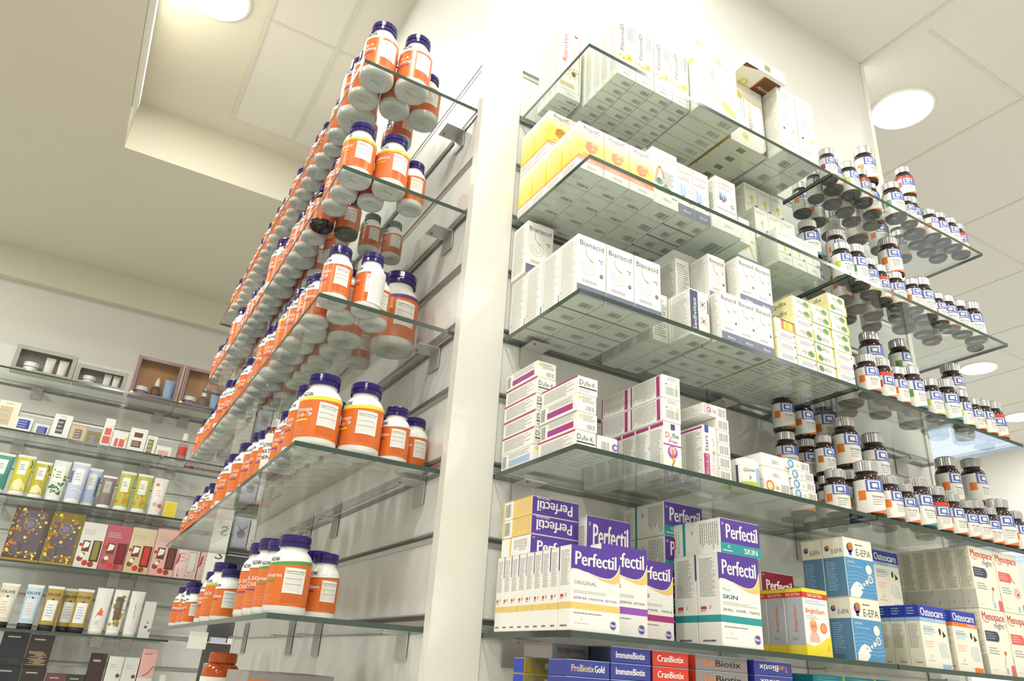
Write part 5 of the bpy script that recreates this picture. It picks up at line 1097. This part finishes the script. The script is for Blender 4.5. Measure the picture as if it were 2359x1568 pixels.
small_box('c_card', .052, .03, .075, PYEL, lambda f: (f.R(.05, .05, .95, .95, YEL, 1), tiny(f, .2, .2, .8, .8, 5, 3, MUST, l=2))); put('c_card', -.195, 2.64, Z3, 'small yellow box at the end of the tube row', 'cosmetic box')

# fourth shelf: gift packs
def goldpack(f):
    rn = random.Random(5)
    f.R(.0, .0, 1, .045, GOLD, 1.15)
    for i in range(130):
        a = rn.uniform(.03, .97); b_ = rn.uniform(.05, .95)
        if a < .3 or b_ < .22 or rn.random() < .25: f.disc(a, b_, rn.uniform(.002, .0068), (YEL, GOLD, AMB)[i % 3], 1.2 + i * .012, 7)
    f.ring(.5, .68, .022, .025, GREY, 3); f.disc(.5, .68, .015, M('pack_lilac', '857a8c', .4), 2.9); f.text('ELIXIR', .3, .3, .011, DGREY, 3, w=.05); f.R(.35, .16, .45, .3, DGREY, 3)
UMB = M('pack_umber', '5b4a45', .4)
c = C(.135, .05, .222, UMB); c.front.R(.15, .1, .88, .93, M('pack_plum_grey', '6a5f66', .35), 1); goldpack(c.front); product('gold_a', 'gift_pack', c); put('gold_a', -.752, 2.640, Z4, 'dark gift pack with gold dots, left of two, fourth far shelf', 'gift pack', 'gold dotted gift packs')
c = C(.120, .05, .218, OLIVE, {'front': M('pack_brass', '857331', .4)}); c.front.R(.1, .05, .9, .8, M('pack_plum_grey', '6a5f66', .35), 1); goldpack(c.front); product('gold_b', 'gift_pack', c); put('gold_b', -.612, 2.640, Z4, 'brass-topped gift pack with gold dots, right of two', 'gift pack', 'gold dotted gift packs')
def kit(kind, w, h, base, top, bot, label, x, spots=False, item=WHT):
    c = C(w, .05, h, base); f = c.front
    if spots:
        rn = random.Random(len(kind) * 5 + int(w * 1000)); f.R(.55, .25, .85, .85, item, 2); f.R(.53, .23, .87, .87, M('cutout_shade', 'c9a9a2', .5), 1); tiny(f, .12, .5, .42, .85, 3, 3, LGREY)
        for i in range(22): f.disc(rn.uniform(.03, .97), rn.uniform(.03, .35) if i % 2 else rn.uniform(.03, .95), rn.uniform(.001, .003), DRED if i % 3 else RED, 1, 6)
        f.pg([(.0, .4), (.1, .5), (.14, .75), (.06, .8)], RED, 1)
    else:
        f.R(0, .55, 1, 1, top, 1); tiny(f, .1, .72, .7, .85, 3, 3, LGREY, l=2); f.R(.58, .16, .96, .62, M('cutout_dark', '5c2a28', .45), 2); f.R(.64, .2, .88, .6, bot, 3)
        f.pg([(.2, .42), (.42, .46), (.46, .56), (.24, .58)], item, 3); f.R(.17, .36, .48, .6, BROWN, 2)
        for k, (a, b_) in enumerate(((.2, .2), (.45, .12), (.7, .1), (.1, .5), (.3, .3))): f.disc(a, b_, .012 if k < 3 else .007, RED if k % 2 else M('print_rust', '9c4a2e', .45), 2.2 + .1 * k, 9)
        f.disc(.25, .27, .009, CREAMC, 3.5, 10)
    product(kind, 'gift_kit', c); put(kind, x, 2.640, Z4, label, 'gift kit', 'cut-out gift kits on the fourth far shelf')
kit('k_white', .092, .190, M('carton_pearl', 'e4e3da', .45), M('carton_pearl', 'e4e3da', .45), OLIVE, 'white kit with olive sprig and cut-out', -.490)
kit('k_rose', .098, .192, M('kit_rose', 'c1616a', .45), M('kit_rose', 'c1616a', .45), DRED, 'rose red kit with dark cut-out', -.396)
kit('k_cream', .100, .195, TAN, M('kit_beige', 'dccaa6', .45), RED, 'beige kit with red cut-out, middle of three tall kits', -.296)
kit('k_pink', .102, .204, PINK, M('kit_pink', 'eebfb4', .45), BROWN, 'pink kit, last and tallest of three tall kits', -.194)
for k, (x, wd, l) in enumerate([(-.090, .094, 'short pink spotted kit next to the tall pink kit'), (.008, .096, 'short pink spotted kit, second of three'), (.108, .095, 'short pink spotted kit, last of three beside the bottle wall')]):
    kit('k_spot%d' % k, wd, .138, M('kit_blush', 'f2d3cd', .45), None, None, l, x, True, [CREAMC, WHT, PINK][k])

# fifth shelf: olive tubes and white tubes
def olive(tagm, tint):
    def g(f): f.text('OLIVE', .08, .78, .0105, BLACK, 3, w=.048 * (1 if True else 1), bold=.0003); f.R(.14, .22, .82, .68, tagm, 2); f.disc(.5, .7, .004, BLACK, 3, 8); tiny(f, .25, .3, .7, .6, 5, 3, tint, l=3)
    return g
g_ = 'olive tubes on the fifth far shelf'
tube('o_cream', -.715, Z5, .064, .168, M('tube_cream', 'dfdcc6', .4), BLACK, olive(CREAMC, TAN), 'cream tube with black cap and arched lettering', g_)
tube('o_sky', -.625, Z5, .060, .172, M('tube_sky', 'c2d8e6', .4), BLACK, olive(M('tag_ice', 'dbe6ec', .4), PINK), 'sky blue tube with black cap', g_)
tube('o_gold', -.552, Z5, .062, .174, M('tube_gold', 'b59a4a', .4), BLACK, olive(WHT, PBLUE), 'gold tube with black cap, first of three', g_)
tube('o_gold', -.487, Z5, .062, .174, GOLD, BLACK, None, 'gold tube with black cap, middle one set back', g_, yf=2.712)
tube('o_gold', -.440, Z5, .062, .174, GOLD, BLACK, None, 'gold tube with black cap, last of three', g_)
g_ = 'white tubes on the fifth far shelf'
tube('w_orange', -.368, Z5, .062, .186, M('tube_white', 'eeece4', .35), LACQ, lambda f: (f.pg([(.3, .42), (.5, .58), (.7, .48), (.6, .4)], ORAN, 2), f.curve([(.25, .36), (.45, .46), (.75, .4)], .0012, DGREY, 3), tiny(f, .3, .2, .7, .3, 2, 3)), 'white tube with orange flick', g_)
tube('w_seed', -.300, Z5, .058, .186, M('tube_white', 'eeece4', .35), LACQ, lambda f: (f.R(.25, .34, .75, .8, M('print_seed', '6e5c3a', .5), 2), fruit(OLIVE, GOLD, M('print_seed', '6e5c3a', .5))(f)), 'white tube with brown seed picture', g_)
tube('w_script', -.234, Z5, .056, .186, M('tube_white', 'eeece4', .35), LACQ, lambda f: (f.curve([(.5, .4), (.56, .48), (.46, .54), (.56, .6), (.46, .66), (.52, .72)], .0016, DGREY, 3)), 'white tube with sideways black script', g_)
small_box('c_seedbox', .046, .05, .148, M('carton_pearl', 'e4e3da', .45), lambda f: (f.disc(.5, .3, .006, DGREY, 1, 8), f.disc(.6, .42, .004, GREEN, 1, 8))); put('c_seedbox', -.172, 2.640, Z5, 'plain white box right of the white tubes', 'cosmetic box')

# sixth shelf: stacked boxes, upper halves in view
def dots(m, n=14, base=None):
    def g(f):
        rn = random.Random(n)
        if base: f.R(.05, .0, .95, .5, base, .5)
        tiny(f, .2, .8, .8, .9, 1, 3, LGREY)
        for i in range(n): f.R(rn.uniform(.05, .6), .08 + .03 * i, rn.uniform(.62, .95), .09 + .03 * i, m, 1)
    return g
NOIR = M('box_noir', '2b2c33', .4)
g_ = 'dark boxes on the sixth far shelf'
small_box('n_1', .092, .06, .124, NOIR, dots(DGREY, 5)); small_box('n_2', .086, .06, .122, M('box_noir_brown', '3a302c', .4), dots(TAN, 14)); small_box('n_3', .070, .06, .105, M('box_oxblood', '6b4346', .4), dots(TAN, 8)); small_box('n_4', .066, .06, .105, M('box_pine', '3e3f32', .4), dots(OLIVE, 6))
xs6 = -.735
put('n_1', -.745, 2.640, Z6, 'black box in the lower layer, leftmost on the sixth far shelf', 'cosmetic box', g_)
put('n_1', -.650, 2.640, Z6, 'black box in the lower layer, second on the sixth far shelf', 'cosmetic box', g_)
put('n_1', -.655, 2.640, Z6 + .1245, 'tall black box standing on other black boxes, sixth far shelf', 'cosmetic box', g_)
put('n_2', -.556, 2.640, Z6, 'zebra-printed brown box in the lower layer, sixth far shelf', 'cosmetic box', g_); put('n_2', -.560, 2.640, Z6 + .1225, 'dark box with striped foot, standing on the zebra-printed box', 'cosmetic box', g_)
put('n_3', -.466, 2.640, Z6, 'oxblood box beside the zebra-printed box', 'cosmetic box', g_); put('n_4', -.393, 2.640, Z6, 'dark pine green box beside the oxblood box', 'cosmetic box', g_)
small_box('n_5', .060, .06, .190, M('box_espresso', '41302f', .4), dots(MAUVE, 6)); small_box('n_6', .058, .06, .182, M('carton_pearl', 'e4e3da', .45), lambda f: (f.disc(.55, .3, .012, BROWN, 1, 12), f.disc(.8, .6, .008, DGREY, 1, 10), f.disc(.55, .3, .007, LGREY, 2, 10), tiny(f, .2, .75, .7, .85, 2, 3)))
put('n_5', -.325 - .0, 2.640, Z6, 'tall espresso brown box, sixth far shelf', 'cosmetic box'); put('n_6', -.256, 2.640, Z6, 'tall white box with brown swirl, left of two', 'cosmetic box', 'white swirl boxes'); put('n_6', -.196, 2.640, Z6, 'tall white box with brown swirl, right of two', 'cosmetic box', 'white swirl boxes')
small_box('n_7', .060, .05, .110, PINK, lambda f: (tiny(f, .15, .78, .8, .88, 1, 3, MAUVE), f.curve([(.3, .05), (.6, .15), (.9, .4)], .003, BROWN, 1))); small_box('n_8', .060, .05, .108, M('carton_pearl', 'e4e3da', .45), dots(LGREY, 3))
put('n_8', -.134, 2.640, Z6, 'pearl white box under the pink box', 'cosmetic box'); put('n_7', -.134, 2.640, Z6 + .1085, 'pink box standing on the pearl white box, sixth far shelf', 'cosmetic box')

# sign and packs glimpsed past the end of the bottle wall
t = empty('hanging_sign', .030, 2.35, .02); tag(t, 'narrow white hanging sign with black letters, past the end of the bottle wall', 'sign')
b = MB(); b.box(-.036, .036, 0, .006, -.27, .44, LACQ); f = Face(b, (-.036, 0, -.27), (1, 0, 0), (0, 0, 1), .072, .71)
for z in (.10, .30, .50, .70, .88): f.text('S', .42, z, .040, DGREY, 2, w=.032)
b.build('sign_panel', t)
b = MB(); b.box(-.003, .003, .002, .004, .44, ZS - .02, ALU); b.build('sign_rod', t)
t = empty('display_stand', .115, 2.40, ZF); tag(t, 'dark grey display stand behind the hanging sign', 'display stand')
b = MB(); b.box(-.04, .10, .05, .07, 0, 2.25, M('stand_grey', '6c6b69', .5)); b.build('back_board', t)
for z in (1.30, 1.50, 1.66, 1.86):
    b = MB(); b.box(-.04, .10, -.07, .05, z - .004, z, LACQ); b.build('stand_shelf', t)
small_box('s_pet', .060, .05, .120, M('pack_lavender', 'c9cbdc', .45), lambda f: (f.disc(.5, .55, .018, MAUVE, 1, 12), f.curve([(.1, .2), (.5, .4), (.9, .2)], .004, BROWN, 1)))
small_box('s_curl', .060, .05, .120, WHT, lambda f: (f.curve([(.3, .2), (.6, .35), (.4, .5), (.7, .7)], .004, RED, 1), f.curve([(.2, .7), (.5, .85)], .004, BROWN, 1)))
for k, z in enumerate((1.30, 1.50, 1.66)):
    put('s_pet', .080, 2.345, ZF + z, 'lavender pack with round picture, %s stand shelf' % ORD[k], 'pack', 'packs on the display stand'); put('s_curl', .145, 2.345, ZF + z, 'white pack with red curl, %s stand shelf' % ORD[k], 'pack', 'packs on the display stand')
